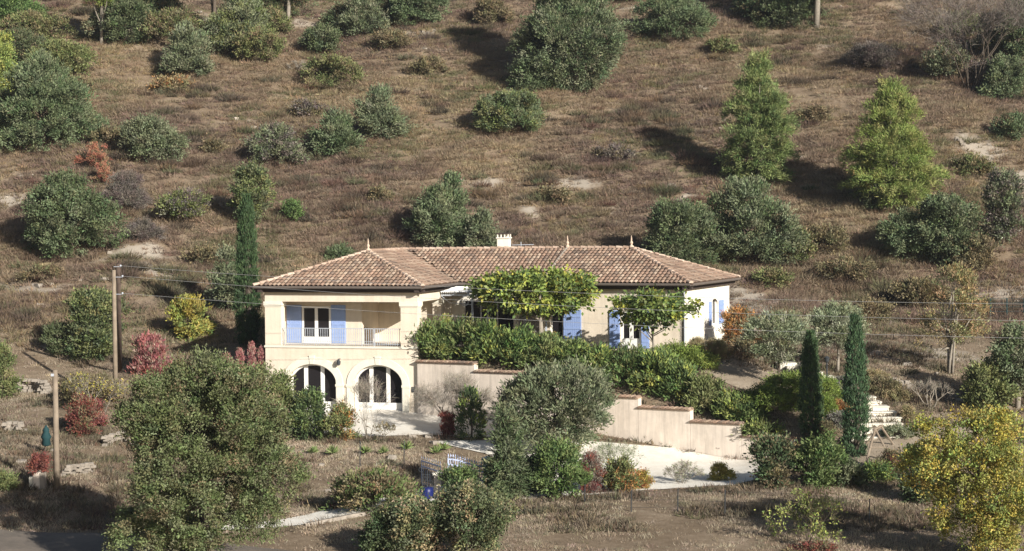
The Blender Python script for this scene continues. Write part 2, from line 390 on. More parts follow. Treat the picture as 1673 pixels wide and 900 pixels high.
def add_scars(o, m):
    me = o.data; co = np.zeros(len(me.vertices)*3); me.vertices.foreach_get('co', co); co = co.reshape(-1, 3)
    k = scar(co[:, 0], co[:, 1]); at_ = me.attributes.new('scar', 'FLOAT', 'POINT'); at_.data.foreach_set('value', k.astype(np.float32))
    n = m.node_tree.nodes; l = m.node_tree.links; bs = n['Principled BSDF']; src = bs.inputs['Base Color'].links[0].from_socket
    a_ = n.new('ShaderNodeAttribute'); a_.attribute_name = 'scar'; z = n.new('ShaderNodeTexNoise'); z.inputs['Scale'].default_value = 2.2; z.inputs['Detail'].default_value = 8; z.inputs['Roughness'].default_value = .75
    tc = n.new('ShaderNodeTexCoord'); l.new(tc.outputs['Object'], z.inputs[0])
    ad = n.new('ShaderNodeMath'); l.new(a_.outputs['Fac'], ad.inputs[0]); l.new(z.outputs[0], ad.inputs[1])
    mr = n.new('ShaderNodeMapRange'); mr.inputs[1].default_value = .85; mr.inputs[2].default_value = 1.25; l.new(ad.outputs[0], mr.inputs[0])
    mx = n.new('ShaderNodeMix'); mx.data_type = 'RGBA'; l.new(mr.outputs[0], mx.inputs[0]); l.new(src, mx.inputs[6]); mx.inputs[7].default_value = (.36, .315, .26, 1); l.new(mx.outputs[2], bs.inputs['Base Color'])
add_scars(GR, mg)
zone('gravel_driveway', [(700,722),(800,722),(960,724),(1100,734),(1250,750),(1262,776),(1200,794),(1100,800),(1020,805),(950,811),(880,816),(800,820),(708,824),(600,838),(505,858),(400,868),(250,870),(250,860),(400,858),(500,845),(560,828),(640,812),(690,800),(790,786),(850,768),(790,742)], mgrav, .035)
wp = [W0(-.3, .2, 0), W0(8.1, .2, 0)]+[wallpt(t) for t in (.1, 3.0, 6)]+[ground(860, 716), ground(760, 716), ground(700, 712), ground(600, 714), ground(470, 706)]
zone('front_terrace', None, mgrav, .03, wp)
rl = [(x, 62, 0) for x in (-60,)]
road = []
for px, dp in ((-150, 66.2), (150, 66.3), (350, 65.4), (520, 64.0), (700, 62.2), (900, 60.8), (1300, 60.0), (1800, 60.0)): road.append(at(px, 890, dp))
poly = road+[Vector((p.x, p.y-3.4, 0)) for p in reversed(road)]
zone('road', None, masph, .04, poly)
zone('garden_terrace', [(950,576),(1130,580),(1200,566),(1300,570),(1360,600),(1300,640),(1220,640),(1150,612),(1100,590),(1000,592)], mdust, .03)
zone('garden_path', [(1420,700),(1500,690),(1560,668),(1520,640),(1640,655),(1673,690),(1560,720),(1480,745),(1400,770),(1340,790),(1300,780),(1395,745)], mdust, .03)

# ---------------------------------------------------------------- low ground cover
def scatter(n, dens, ylo=62, yhi=178, seed=1):
    rs = np.random.default_rng(seed)
    y = ylo+(yhi-ylo)*rs.random(n*3)**1.05; x = (rs.random(n*3)*2-1)*(y*.31+11)
    keep = rs.random(n*3) < dens(x, y); x = x[keep][:n]; y = y[keep][:n]
    return x, y, rs
HF = [W0(-.4, -.3, 0), W0(8.6, -.3, 0), MID(0, -3, 0), MID(5, -1.2, 0), RB(8.4, -1.5, 0), RB(9.5, 9, 0), MID(2, 10, 0), W0(4, 14, 0), W0(-.4, 13, 0)]
def free(x, y, names, pad=.0):
    k = np.ones(x.shape)
    for nm in names:
        sd, _, _ = zone_mask(ZONES[nm], x, y); k = k*(sd > pad)
    sd, _, _ = zone_mask(HF, x, y); return k*(sd > 0)
allz = list(ZONES)
def pal(rs, n, cols, jit=.16):
    C = np.array(cols); c = C[rs.integers(0, len(C), n)]
    return c*(1+rs.normal(0, jit, (n, 1)))*(1+rs.normal(0, .05, (n, 3)))
def tufts(name, x, y, rs, nb, rad, hgt, wid, colf, spread, label, cat):
    n = len(x); z = height(x, y)
    base = np.stack([x, y, z], 1); sc = .55+rs.random(n)*.9
    B = np.repeat(base, nb, 0); S = np.repeat(sc, nb); m = n*nb
    a = rs.random(m)*2*math.pi; r_ = np.sqrt(rs.random(m))*rad*S
    B = B+np.stack([np.cos(a)*r_, np.sin(a)*r_, np.zeros(m)], 1)
    D = np.stack([np.cos(a)*spread*r_/(rad*S+1e-6), np.sin(a)*spread*r_/(rad*S+1e-6), np.ones(m)*.9], 1)+rs.normal(0, .35, (m, 3))
    Ls = hgt*S*(.6+.6*rs.random(m))*(1.15-.5*r_/(rad*S+1e-6))
    col = np.repeat(colf(x, y, n), nb, 0)*(1+rs.normal(0, .08, (m, 1)))
    B[:, 2] -= .04
    o = fastmesh(name, leaves(B, D, Ls, wid*(.6+.8*rs.random(m)), True, rs), 3, M['dry'], None, np.clip(col, .01, 1))
    return props(o, label, cat, kind='stuff')
def hill(y): return np.clip((y-97)/8, 0, 1)
def dens1(x, y):
    p = fbm(x, y, 6, 4, 21)+.35*fbm(x, y, 1.4, 2, 8)
    return np.clip((p-.32)*5, .32, 1)*hill(y)*free(x, y, [])*(1-.85*np.clip(scar(x, y)*1.8, 0, 1))
def heathcol(rs):
    def f(x, y, n):
        k = np.clip((fbm(x, y, 11, 3, 31)-.33)*3.2, 0, 1)[:, None]; g = (fbm(x, y, 4, 3, 77) > .56)[:, None]
        a = pal(rs, n, [(.225, .168, .13), (.185, .138, .11), (.265, .195, .148), (.29, .222, .168)]); b = pal(rs, n, [(.355, .28, .185), (.31, .24, .155), (.40, .32, .21)])
        c = pal(rs, n, [(.20, .19, .105), (.25, .21, .125), (.175, .175, .10)])
        o = a*(1-k)+b*k; return np.where(g & (rs.random((n, 1)) < .65), c, o)
    return f
x, y, rs = scatter(60000, dens1, 98, 182, 11)
tufts('heath_scrub', x, y, rs, 54, .50, .38, .042, heathcol(rs), 1.5, 'low brown heath and thyme covering the hillside', 'scrub')
def dens2(x, y): return np.clip((fbm(x, y, 3, 3, 41)-.25)*3, .1, 1)*free(x, y, allz, -.05)
def grasscol(rs):
    def f(x, y, n):
        k = np.clip((fbm(x, y, 5, 3, 51)-.3)*3, 0, 1)[:, None]
        return pal(rs, n, [(.47, .39, .29), (.53, .45, .34), (.40, .33, .245)])*k+pal(rs, n, [(.35, .29, .225), (.31, .25, .195), (.29, .26, .185)])*(1-k)
    return f
def midd(x, y):
    p = fbm(x, y, 7, 3, 121); q = fbm(x, y, 2.0, 2, 130); return np.clip((p-.42)*4, .06, 1)*np.clip((q-.38)*6, 0, 1)*hill(y)*free(x, y, [])
x, y, rs = scatter(7800, midd, 99, 182, 16)
tufts('broom_scrub', x, y, rs, 190, .62, .62, .05, lambda x, y, n: np.where((rs.random((n, 1)) < .3), pal(rs, n, [(.13, .13, .075), (.16, .155, .09)]), pal(rs, n, [(.14, .105, .08), (.175, .125, .09), (.115, .10, .075), (.215, .16, .105)])), 1.2, 'knee high brown and grey broom clumps on the hillside', 'scrub')
x, y, rs = scatter(38000, dens2, 61, 102, 12)
tufts('dry_grass', x, y, rs, 26, .24, .16, .03, grasscol(rs), 1.1, 'dry straw coloured grass round the garden and on the bank', 'grass')
x, y, rs = scatter(17000, lambda x, y: np.clip((fbm(x, y, 5, 3, 61)-.42)*5, 0.03, 1)*hill(y)*free(x, y, []), 98, 180, 13)
tufts('straw_grass', x, y, rs, 22, .25, .36, .05, lambda x, y, n: pal(rs, n, [(.34, .26, .155), (.29, .22, .135), (.24, .195, .115)]), .8, 'tan grass between the heath on the hillside', 'grass')
def garden_d(x, y):
    return np.clip((fbm(x, y, 2.5, 3, 71)-.38)*6, 0, 1)*free(x, y, ['gravel_driveway', 'front_terrace', 'road'], .1)*(x > -24)*((y < 100))
x, y, rs = scatter(4500, garden_d, 67, 100, 14)
tufts('grey_brown_weeds', x, y, rs, 40, .36, .34, .05, lambda x, y, n: pal(rs, n, [(.17, .14, .10), (.14, .13, .08), (.22, .17, .12), (.15, .11, .08)]), 1.0, 'low grey brown weeds on the bank around the garden', 'weeds')
# scattered stones
def stones(name, x, y, rs, s0, s1, label, cat='stones'):
    mb = MB(); cube = [(-1,-1,-1),(1,-1,-1),(1,1,-1),(-1,1,-1),(-.7,-.7,.8),(.7,-.8,.7),(.8,.6,.9),(-.6,.8,.7)]
    fs = [[0,3,2,1],[4,5,6,7],[0,1,5,4],[1,2,6,5],[2,3,7,6],[3,0,4,7]]; z = height(x, y)
    for a, b, c in zip(x, y, z):
        s = s0+(s1-s0)*rs.random()**2; q = rs.random()*6.3; cs, sn = math.cos(q), math.sin(q); e = .6+.8*rs.random()
        v = []
        for p in cube:
            px_, py_, pz_ = [t*s*(.8+.4*rs.random()) for t in p]; px_ *= e
            v.append((a+px_*cs-py_*sn, b+px_*sn+py_*cs, c+pz_*.55+s*.2))
        mb.add(v, fs)
    o = mb.build(name, M['rock']); return props(o, label, cat, kind='stuff')
x, y, rs = scatter(700, lambda x, y: ((fbm(x, y, 5, 4, 91) > .60)*.9+.012)*free(x, y, allz, .1), 68, 175, 15)
stones('loose_stones', x, y, rs, .06, .26, 'pale limestone rubble scattered over the hillside')
x, y, rs = scatter(1500, lambda x, y: np.clip(scar(x, y)*1.6, 0, 1)*free(x, y, allz, .1), 90, 178, 17)
stones('scree', x, y, rs, .05, .20, 'small pale scree stones on the bare patches of the hillside')
# ---------------------------------------------------------------- house
H = thing('villa', 'beige villa with terracotta roof, blue shutters and arched ground floor', 'house', W0(4, 4, 0))
EAVE = 6.22; PITCH = .365; OH = .42
ZB = z_on(W0, 556, 566)                        # porch floor / string course
ZO = z_on(W0, 556, 493)                        # underside of the beam
def arch_wall(mb, F, s0, s1, z0, z1, ops, d0, d1, N=14):
    cur = s0
    for c, hw, sp, ri in ops:
        mb.box(F, cur, c-hw, d0, d1, z0, z1)
        for i in range(N):
            a0 = math.pi-math.pi*i/N; a1 = math.pi-math.pi*(i+1)/N
            x0, x1 = c+hw*math.cos(a0), c+hw*math.cos(a1); h0, h1 = sp+ri*math.sin(a0), sp+ri*math.sin(a1)
            mb.prism(F, [(x0, h0), (x1, h1), (x1, z1), (x0, z1)], d0, d1)
        cur = c+hw
    mb.box(F, cur, s1, d0, d1, z0, z1)
def arch_ring(mb, F, c, hw, sp, ri, wd, d0, d1, N=18, zlow=None):
    for i in range(N):
        a0 = math.pi-math.pi*i/N; a1 = math.pi-math.pi*(i+1)/N
        P = lambda a, e: (c+(hw+e)*math.cos(a), sp+(ri+e)*math.sin(a))
        mb.prism(F, [P(a0, 0), P(a1, 0), P(a1, wd), P(a0, wd)], d0, d1)
    if zlow is not None:
        mb.box(F, c-hw-wd, c-hw, d0, d1, zlow, sp); mb.box(F, c+hw, c+hw+wd, d0, d1, zlow, sp)
ZG = z_on(W0, 640, 676)                        # foot of the wing
# --- ground floor of the wing
ca, cb = s_on(W0, 513, .2, 640), s_on(W0, 620, .2, 640); zs = z_on(W0, 620, 628); zt = z_on(W0, 620, 596); hw = 1.30
OPS = [(ca, hw, zs, zt-zs), (cb, hw, zs, zt-zs)]
mb = MB(); arch_wall(mb, W0, 0, 8.17, ZG-.8, ZB-.08, OPS, 0, .42)
mb.box(W0, 0, .3, .42, 12, ZG-.8, EAVE); mb.box(W0, 7.87, 8.17, .42, 5.6, ZG-.8, ZB-.08)
wall = mb.build('wall', M['render'], H)
# retain other structure of walls
mb = MB()
BD = 1.55                                      # depth of the shallow porch wall
sr = s_on(W0, 591, BD, 530)                    # corner where the porch gets deeper
mb.box(W0, .3, sr, BD, BD+.25, ZB, EAVE-.02); mb.box(W0, sr-.25, sr, BD+.25, 4.3, ZB, EAVE-.02)
mb.box(W0, sr, 8.17, 4.05, 4.3, ZB, EAVE-.02)
mb.box(W0, 8.17-.3, 8.17, 4.3, 5.6, ZB, EAVE-.02)
mb.box(W0, .3, 8.17-.02, .05, 5.6, ZB-.1, ZB)  # porch floor
mb.box(W0, .3, 8.15, .06, 4.05, EAVE-.06, EAVE-.02)
mb.build('porch_wall', M['render'], H)
mb = MB()
mb.box(W0, 0, 8.17, 0, .36, ZO, EAVE-.03); mb.box(W0, 8.17-.36, 8.17, .36, 4.3, ZO, EAVE-.03)
mb.build('porch_beam', M['render'], H)
cw = s_on(W0, 459, 0)-0
for s0, s1, d0, d1 in ((0, cw, 0, .5), (8.17-cw, 8.17, 0, .62), (8.17-.45, 8.17, 3.75, 4.35)):
    mb = MB(); mb.box(W0, s0, s1, d0-.002, d1, ZB+.02, ZO-.2); cl = mb.build('column', M['render'], H)
    mb = MB(); mb.box(W0, s0-.06, s1+.06, d0-.06, d1+.06, ZO-.2, ZO-.0); mb.box(W0, s0-.03, s1+.03, d0-.03, d1+.03, ZO-.26, ZO-.2)
    mb.build('capital', M['stone'], cl)
mb = MB(); mb.box(W0, -.04, 8.21, -.05, .2, ZB-.085, ZB+.02); mb.box(W0, 8.17-.1, 8.21, .2, 5.6, ZB-.085, ZB+.02)
mb.build('string_course', M['stone'], H)
for c, hw_, sp, ri in OPS:
    mb = MB(); arch_ring(mb, W0, c, hw_, sp, ri, .36, -.05, .18, zlow=ZG)
    mb.prism(W0, [(c-.10, sp+ri-.0), (c+.10, sp+ri), (c+.15, sp+ri+.42), (c-.15, sp+ri+.42)], -.075, .1)
    for sg in (-1, 1): mb.box(W0, c+sg*(hw_+.18)-.22, c+sg*(hw_+.18)+.22, -.08, .2, sp-.14, sp-.02)
    mb.box(W0, c-hw_-.4, c+hw_+.4, -.12, .3, ZG-.12, ZG)
    mb.build('arch_surround', M['stone'], H)
def windows(F, s0, s1, z0, z1, d, n=2, fw=.09, mull=.10, bottom=.0, name='window', transom=None, glass='glass'):
    mb = MB(); mb.box(F, s0, s0+fw, d, d+.08, z0, z1); mb.box(F, s1-fw, s1, d, d+.08, z0, z1)
    mb.box(F, s0+fw, s1-fw, d, d+.08, z1-fw, z1); mb.box(F, s0+fw, s1-fw, d-.01, d+.08, z0, z0+max(fw, bottom))
    for i in range(1, n):
        c = s0+(s1-s0)*i/n; mb.box(F, c-mull/2, c+mull/2, d-.015, d+.08, z0+max(fw, bottom), z1-fw)
    if transom: mb.box(F, s0+fw, s1-fw, d+.01, d+.07, transom-.03, transom+.03)
    o = mb.build(name, M['white'], H)
    mb = MB(); mb.box(F, s0+fw*.5, s1-fw*.5, d+.03, d+.05, z0+.05, z1-.05); mb.build('pane', M[glass], o)
    return o
for c, hw_, sp, ri in OPS:
    windows(W0, c-hw_-.05, c+hw_+.05, ZG+.02, sp+ri+.1, .27, 3, .2, .2, .5)
    mb = MB(); arch_ring(mb, W0, c, hw_-.09, sp, ri-.09, .14, .2, .3); mb.build('arch_frame', M['white'], H)
def louvre(F, s0, s1, z0, z1, d, name='shutter'):
    mb = MB(); mb.box(F, s0, s1, d-.04, d, z0, z1)
    for k in (.18, .5, .82):
        z = z0+(z1-z0)*k; mb.box(F, s0+.03, s1-.03, d-.065, d-.0405, z-.05, z+.05)
    n = max(3, int((s1-s0)/.12))
    for i in range(n):
        a = s0+(s1-s0)*(i+.08)/n; mb.box(F, a, s0+(s1-s0)*(i+.92)/n, d-.048, d-.0402, z0+.02, z1-.02)
    o = mb.build(name, M['blue'], H); return o
def on(F, d, a, b): return s_on(F, a, d), s_on(F, b, d)
a, b = on(W0, BD, 494, 541); dz = z_on(W0, 520, 500, BD)
windows(W0, a, b, ZB+.03, dz, BD-.05, 2, .1, .16, .35, 'french_door')
for p0, p1 in ((469, 493), (541.5, 565)):
    a, b = on(W0, BD, p0, p1); louvre(W0, a, b, ZB+.06, z_on(W0, p0, 498, BD), BD-.01)
# railing
def railing(F, s0, s1, d, along='s', post=True, segs=()):
    mb = MB(); zt_ = ZB+.88
    G = F if along == 's' else (lambda s, dd, z: F(dd, s, z))
    mb.box(G, s0, s1, d-.02, d+.02, zt_, zt_+.035); mb.box(G, s0, s1, d-.012, d+.012, ZB+.12, ZB+.145)
    mb.box(G, s0, s1, d-.012, d+.012, ZB+.24, ZB+.262)
    n = int((s1-s0)/.115)
    for i in range(n+1):
        a = s0+(s1-s0)*i/n; mb.box(G, a-.011, a+.011, d-.0105, d+.0105, ZB+.05, zt_)
    for a in segs: mb.box(G, a-.02, a+.02, d-.02, d+.02, ZB+.02, zt_+.03)
    return mb.build('railing', M['iron'], H)
railing(W0, cw, 8.17-cw, .12, segs=(s_on(W0, 591, .12), s_on(W0, 611, .12)))
railing(W0, .62, 3.75, 8.02, 'd')
# wall lamp
mb = MB(); c = W0(s_on(W0, 555), -.22, z_on(W0, 555, 592)); mb.lathe(c-Vector((0, 0, .14)), [(.03, 0), (.09, .05), (.11, .2), (.05, .28), (.02, .33)], 8)
mb.box(W0, s_on(W0, 555)-.02, s_on(W0, 555)+.02, -.22, 0, c.z+.17, c.z+.2); mb.build('wall_lantern', M['darkiron'], H)
mb = MB(); a = s_on(W0, 673.5); mb.box(W0, a-.07, a+.07, -.03, 0, z_on(W0, 673, 641), z_on(W0, 673, 632)); mb.build('vent_grille', M['darkiron'], H)
# --- middle block
ZM = 2.85
g0, g1 = s_on(MID, 758), s_on(MID, 842); k1 = s_on(MID, 889); zh = z_on(MID, 800, 491)
mb = MB()
mb.box(MID, -.3, g0, 0, .3, ZM-.4, EAVE-.02); mb.box(MID, g0, k1, 0, .3, zh, EAVE-.02); mb.box(MID, k1, 5.05, 0, .3, ZM-.4, EAVE-.02); mb.box(MID, g1-.1, g1+.1, 0, .3, ZM-.4, zh)
mb.box(MID, g0, k1, 0, .3, ZM-.4, ZM-.05)
mb.build('middle_wall', M['pale'], H)
windows(MID, g0, g1-.1, ZM-.05, zh, .12, 3, .04, .05, .06, 'glazed_door')
windows(MID, g1+.1, k1, ZM-.05, zh, .12, 1, .08, .05, .1, 'curtained_window', glass='curtain')
# --- right block
ZR = z_on(RB, 1030, 570)
RE = s_on(RB, 1119.5)
d0_, d1_ = on(RB, 0, 1014, 1047); w0_, w1_ = on(RB, 0, 899, 919.5); zd = z_on(RB, 1030, 507); 
mb = MB()
mb.box(RB, -.15, w0_, 0, .3, ZR-1.0, EAVE-.02); mb.box(RB, w0_, w1_, 0, .3, zd, EAVE-.02); mb.box(RB, w0_, w1_, 0, .3, ZR-1, ZR+.0)
mb.box(RB, w1_, d0_, 0, .3, ZR-1, EAVE-.02); mb.box(RB, d0_, d1_, 0, .3, zd, EAVE-.02); mb.box(RB, d0_, d1_, 0, .3, ZR-1, ZR-.02); mb.box(RB, d1_, RE, 0, .3, ZR-1, EAVE-.02)
mb.build('front_wall', M['render'], H)
windows(RB, w0_, w1_, ZR, zd, .1, 1, .07, .05, .1, 'glazed_door')
windows(RB, d0_, d1_, ZR-.02, zd, .1, 2, .12, .2, .55, 'french_door')
for p0, p1 in ((921, 950), (996, 1013), (1048, 1061)):
    a, b = on(RB, 0, p0, p1); louvre(RB, a, b, ZR+.05, zd, -.02)
mb = MB(); mb.box(RB, d0_-.3, d1_+.3, -.8, 0, ZR-.3, ZR-.12); mb.box(RB, d0_-.1, d1_+.1, -.4, 0, ZR-.12, ZR-.03); mb.build('door_step', M['stone'], H)
# gable end wall with small arched window
GE = frame((RB(RE, 0, 0).x, RB(RE, 0, 0).y), 22-90)   # s runs back along the end wall, d goes inside (left)
def GF(s, d, z): return RB(RE-d, s, z)
GF.o = (RB(RE, 0, 0).x, RB(RE, 0, 0).y); GF.u = RB.v; GF.v = (-RB.u[0], -RB.u[1])
gw = (s_on(GF, 1161.5), s_on(GF, 1173)); gz0, gz1 = z_on(GF, 1167, 531), z_on(GF, 1167, 497)
gc = (gw[0]+gw[1])/2; gh = (gw[1]-gw[0])/2
mb = MB(); mb.box(GF, 0.3, gw[0], 0, .3, ZR-1, EAVE-.02); mb.box(GF, gw[0], gw[1], 0, .3, ZR-1, gz0)
N = 8
for i in range(N):
    a0 = math.pi-math.pi*i/N; a1 = math.pi-math.pi*(i+1)/N
    mb.prism(GF, [(gc+gh*math.cos(a0), gz1+.3*math.sin(a0)), (gc+gh*math.cos(a1), gz1+.3*math.sin(a1)), (gc+gh*math.cos(a1), EAVE-.02), (gc+gh*math.cos(a0), EAVE-.02)], 0, .3)
mb.box(GF, gw[1], RBW, 0, .3, ZR-1, EAVE-.02)
mb.box(GF, 0, .3, .001, .3, ZR-1, EAVE-.021)
mb.build('end_wall', M['pale'], H)
windows(GF, gw[0], gw[1], gz0, gz1+.3, .12, 2, .08, .06, .08)
for p0, p1 in ((1158, 1161), (1174, 1181)):
    a, b = on(GF, 0, p0, p1); louvre(GF, a, b, gz0+.03, gz1+.18, -.02)
mb = MB()   # back walls
mb.box(RB, -3, RE-.3, RBW-.3, RBW, ZR-1, EAVE-.02); mb.box(MID, -8, 4, RBW-.3, RBW, ZM-1, EAVE-.02); mb.box(W0, 0, 8.17, 11.7, 12, ZM-1, EAVE-.02)
mb.build('back_wall', M['render'], H)

# --- roofs
TP = np.array([(.29, .195, .142), (.33, .23, .17), (.25, .17, .128), (.36, .265, .195), (.20, .148, .118), (.30, .20, .148), (.39, .30, .23), (.27, .19, .142)])
def roof_plane(mb, bed, poly, skip=None):
    """poly: 3D corners in order, first edge = eave"""
    P = [np.array(p) for p in poly]; e = unit(P[1]-P[0]); n = unit(np.cross(P[1]-P[0], P[-1]-P[0]))
    if n[2] < 0: n = -n
    t = np.cross(n, e); t = t if t[2] > 0 else -t
    q = [((p-P[0])@e, (p-P[0])@t) for p in P]
    smin, smax = min(a for a, b in q), max(a for a, b in q); tmax = max(b for a, b in q)
    low = -n*.10
    bed.add([p for p in P]+[p+low for p in P], [list(range(len(P))), list(range(2*len(P)-1, len(P)-1, -1))]+[[i, (i+1) % len(P), (i+1) % len(P)+len(P), i+len(P)] for i in range(len(P))])
    W_, L_ = .235, .37; rs = np.random.default_rng(len(mb.v)+5)
    def inside(a, b):
        c = False; k = len(q)
        for i in range(k):
            x0, y0 = q[i]; x1, y1 = q[(i+1) % k]
            if (y0 > b) != (y1 > b) and a < x0+(b-y0)*(x1-x0)/(y1-y0): c = not c
        return c
    for i in range(int((smax-smin)/W_)+1):
        s = smin+W_*(i+.5)
        for j in range(int(tmax/L_)+1):
            b = L_*(j+.45)
            if not inside(s, b): continue
            a0, a1 = b-L_*.6, b+L_*.58; r0, r1 = .098, .078; sh = s+rs.normal(0, .008); lift0 = .035+rs.random()*.01; lift1 = .0
            v = []
            for (bb, r_, lf) in ((a0, r0, lift0), (a1, r1, lift1)):
                for k in range(6):
                    an = math.pi*k/5; v.append(P[0]+e*(sh+r_*math.cos(an))+t*bb+n*(lf+r_*.85*math.sin(an)))
            pc = P[0]+e*s+t*b; pk = float(fbm(np.array([pc[0]+pc[2]*2]), np.array([pc[1]+pc[2]*2]), 1.6, 3, 88)[0]); c = TP[rs.integers(0, len(TP))]*(1+rs.normal(0, .09))*(.72+.62*pk); c = np.clip(c, .03, .8)
            v += [v[k]-n*.02-t*0 for k in range(6)]
            mb.add(v, [[k, k+1, k+7, k+6] for k in range(5)]+[[k+1, k, 12+k, 13+k] for k in range(5)], tuple(c))
def ridge(mb, a, b, r_=.12, lift=.04):
    a, b = Vector(a), Vector(b); L = (b-a).length; t = (b-a)/L; n = Vector((0, 0, 1)); n = (n-t*n.dot(t)).normalized(); sd = t.cross(n)
    k = int(L/.38); rs = np.random.default_rng(int(L*1000))
    for i in range(k):
        p0 = a+t*(L*i/k-.03); p1 = a+t*(L*(i+1)/k+.03); v = []
        for p, rr, lf in ((p0, r_, lift+.03), (p1, r_*.85, lift)):
            for q in range(7):
                an = math.pi*q/6; v.append(p+sd*rr*math.cos(an)+n*(lf-.04+rr*math.sin(an)))
        c = np.array([(.42, .31, .24), (.50, .39, .31), (.34, .24, .18)][rs.integers(0, 3)])
        mb.add(v, [[q, q+1, q+8, q+7] for q in range(6)]+[list(range(7))], tuple(c))
wh = 8.17/2+OH; apex_z = EAVE+PITCH*wh
def E(F, s, d, z=EAVE+.02): return F(s, d, z)
AP = W0(8.17/2, wh-OH, apex_z)
dm = 5.6-OH                                   # middle eave line depth in wing frame
hm = RBW/2+OH; ridge_d = dm+hm; rz = EAVE+.02+PITCH*hm; apex_z = EAVE+.02+PITCH*wh
AP = W0(8.17/2, wh-OH, apex_z)
tiles = MB(); bed = MB()
FL, FR = E(W0, -OH, -OH), E(W0, 8.17+OH, -OH)
BLp = E(W0, -OH, 13); APb = W0(8.17/2, 13, apex_z)
roof_plane(tiles, bed, [FL, FR, AP])
roof_plane(tiles, bed, [BLp, FL, AP, APb])
VE = W0(8.17+OH, dm, EAVE+.02)                # foot of the valley between wing and middle block
VT = W0(8.17/2, dm+wh, apex_z)
roof_plane(tiles, bed, [FR, VE, VT, AP])
# middle roof: eave from valley foot to the joint with the right block
def rbpt(s, d, z): return RB(s, d, z)
JE = MID(5.0-.03, -OH, EAVE+.02); JT = RB(-.1, hm-OH, rz)
jm = W0(8.17+5.0, dm+hm, rz); jt = (Vector(jm)+RB(0, hm-OH, rz))/2; jt = Vector((jt.x, jt.y, rz))
MRL = VT.lerp(jt, 0); MRL = Vector((VT.x, VT.y, VT.z))
roof_plane(tiles, bed, [VE, JE, jt, W0(8.17/2+(dm+hm-(dm+wh)), dm+hm, rz) if rz > apex_z else VT])
EC = RB(RE+OH, -OH, EAVE+.02); EB = RB(RE+OH, RBW+OH, EAVE+.02); RA = RB(RE+OH-hm, hm-OH, rz)
roof_plane(tiles, bed, [JE, EC, RA, jt])
roof_plane(tiles, bed, [EC, EB, RA])
bkj = RB(-1, RBW+OH, EAVE+.02)
roof_plane(tiles, bed, [EB, bkj, jt, RA])
roof_plane(tiles, bed, [bkj, W0(8.17+OH-4, 14.2, EAVE+.02), VT, jt])
rf = bed.build('roof', M['tilebed'], H); tiles.build('roof_tiles', M['tile'], rf)
rd = MB(); ridge(rd, FR, AP); ridge(rd, FL, AP); ridge(rd, AP, VT); ridge(rd, VT, jt); ridge(rd, jt, RA); ridge(rd, EC, RA); ridge(rd, EB, RA)
rd.build('ridge_tiles', M['tile'], rf)
mb = MB(); a, b = JE+Vector((0, 0, .05)), jt+Vector((0, 0, .06)); mb.tube([a, b], .07, 6); mb.build('valley_flashing', M['rock'], rf)
# soffits and gutters along visible eaves
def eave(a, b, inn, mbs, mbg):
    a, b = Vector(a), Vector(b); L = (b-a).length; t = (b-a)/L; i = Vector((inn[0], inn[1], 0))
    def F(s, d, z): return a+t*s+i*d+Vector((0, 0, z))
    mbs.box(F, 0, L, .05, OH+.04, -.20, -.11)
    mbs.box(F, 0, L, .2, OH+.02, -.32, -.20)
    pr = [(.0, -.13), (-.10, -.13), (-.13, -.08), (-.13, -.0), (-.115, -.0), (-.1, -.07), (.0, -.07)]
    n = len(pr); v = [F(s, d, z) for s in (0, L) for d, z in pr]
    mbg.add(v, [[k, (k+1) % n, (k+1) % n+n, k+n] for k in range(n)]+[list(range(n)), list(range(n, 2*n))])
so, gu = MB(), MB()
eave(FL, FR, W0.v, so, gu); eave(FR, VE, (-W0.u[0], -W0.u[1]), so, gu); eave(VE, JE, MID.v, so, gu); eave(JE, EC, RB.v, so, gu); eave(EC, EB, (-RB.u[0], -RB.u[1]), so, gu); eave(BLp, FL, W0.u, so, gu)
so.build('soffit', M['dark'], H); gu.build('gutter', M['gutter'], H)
mb = MB(); a = RB(RE-.02, -OH, EAVE-.08)
mb.tube([a, RB(RE-.02, -.1, EAVE-.4), RB(RE-.02, -.06, EAVE-.6), RB(RE-.02, -.06, ZR-.5)], .035, 8); mb.build('downpipe', M['iron'], H)
def finial(p, px=None):
    mb = MB(); mb.lathe(p, [(.15, -.05), (.13, .04), (.05, .10), (.07, .16), (.09, .22), (.06, .28), (.03, .33), (.045, .38), (.04, .44), (.025, .52), (.012, .6)], 10, (.52, .40, .31))
    mb.build('finial', M['tile'], rf, True)
finial(AP+Vector((0, 0, .08))); finial(RA+Vector((0, 0, .08))); finial(jt+Vector((0, 0, .08)))
# chimney
cs = s_on(MID, 824, hm-OH+.3, 405); 
mb = MB(); mb.box(MID, cs-.32, cs+.32, hm-OH, hm-OH+.5, rz-.5, rz+.55); mb.box(MID, cs-.37, cs+.37, hm-OH-.05, hm-OH+.55, rz+.55, rz+.61)
for sx in (-.3, -.1, .1, .3):
    for dd in (.04, .46): mb.box(MID, cs+sx-.03, cs+sx+.03, hm-OH+dd-.03, hm-OH+dd+.03, rz+.61, rz+.80)
ch = mb.build('chimney', M['pale'], rf)
mb = MB(); mb.box(MID, cs-.36, cs+.36, hm-OH-.04, hm-OH+.54, rz+.80, rz+.86); mb.build('chimney_cap', M['dark'], rf)
mb = MB(); p = MID(s_on(MID, 848, hm, 405), hm+.4, rz)
mb.tube([p-Vector((0, 0, .6)), p+Vector((0, 0, .35))], .02); mb.tube([p+Vector((-.5, 0, .18)), p+Vector((.7, 0, .2))], .015)
for i in range(8): q = p+Vector((-.45+i*.15, 0, .18)); mb.tube([q+Vector((0, -.3, 0)), q+Vector((0, .3, 0))], .012, 4)
mb.build('aerial', M['iron'], rf)

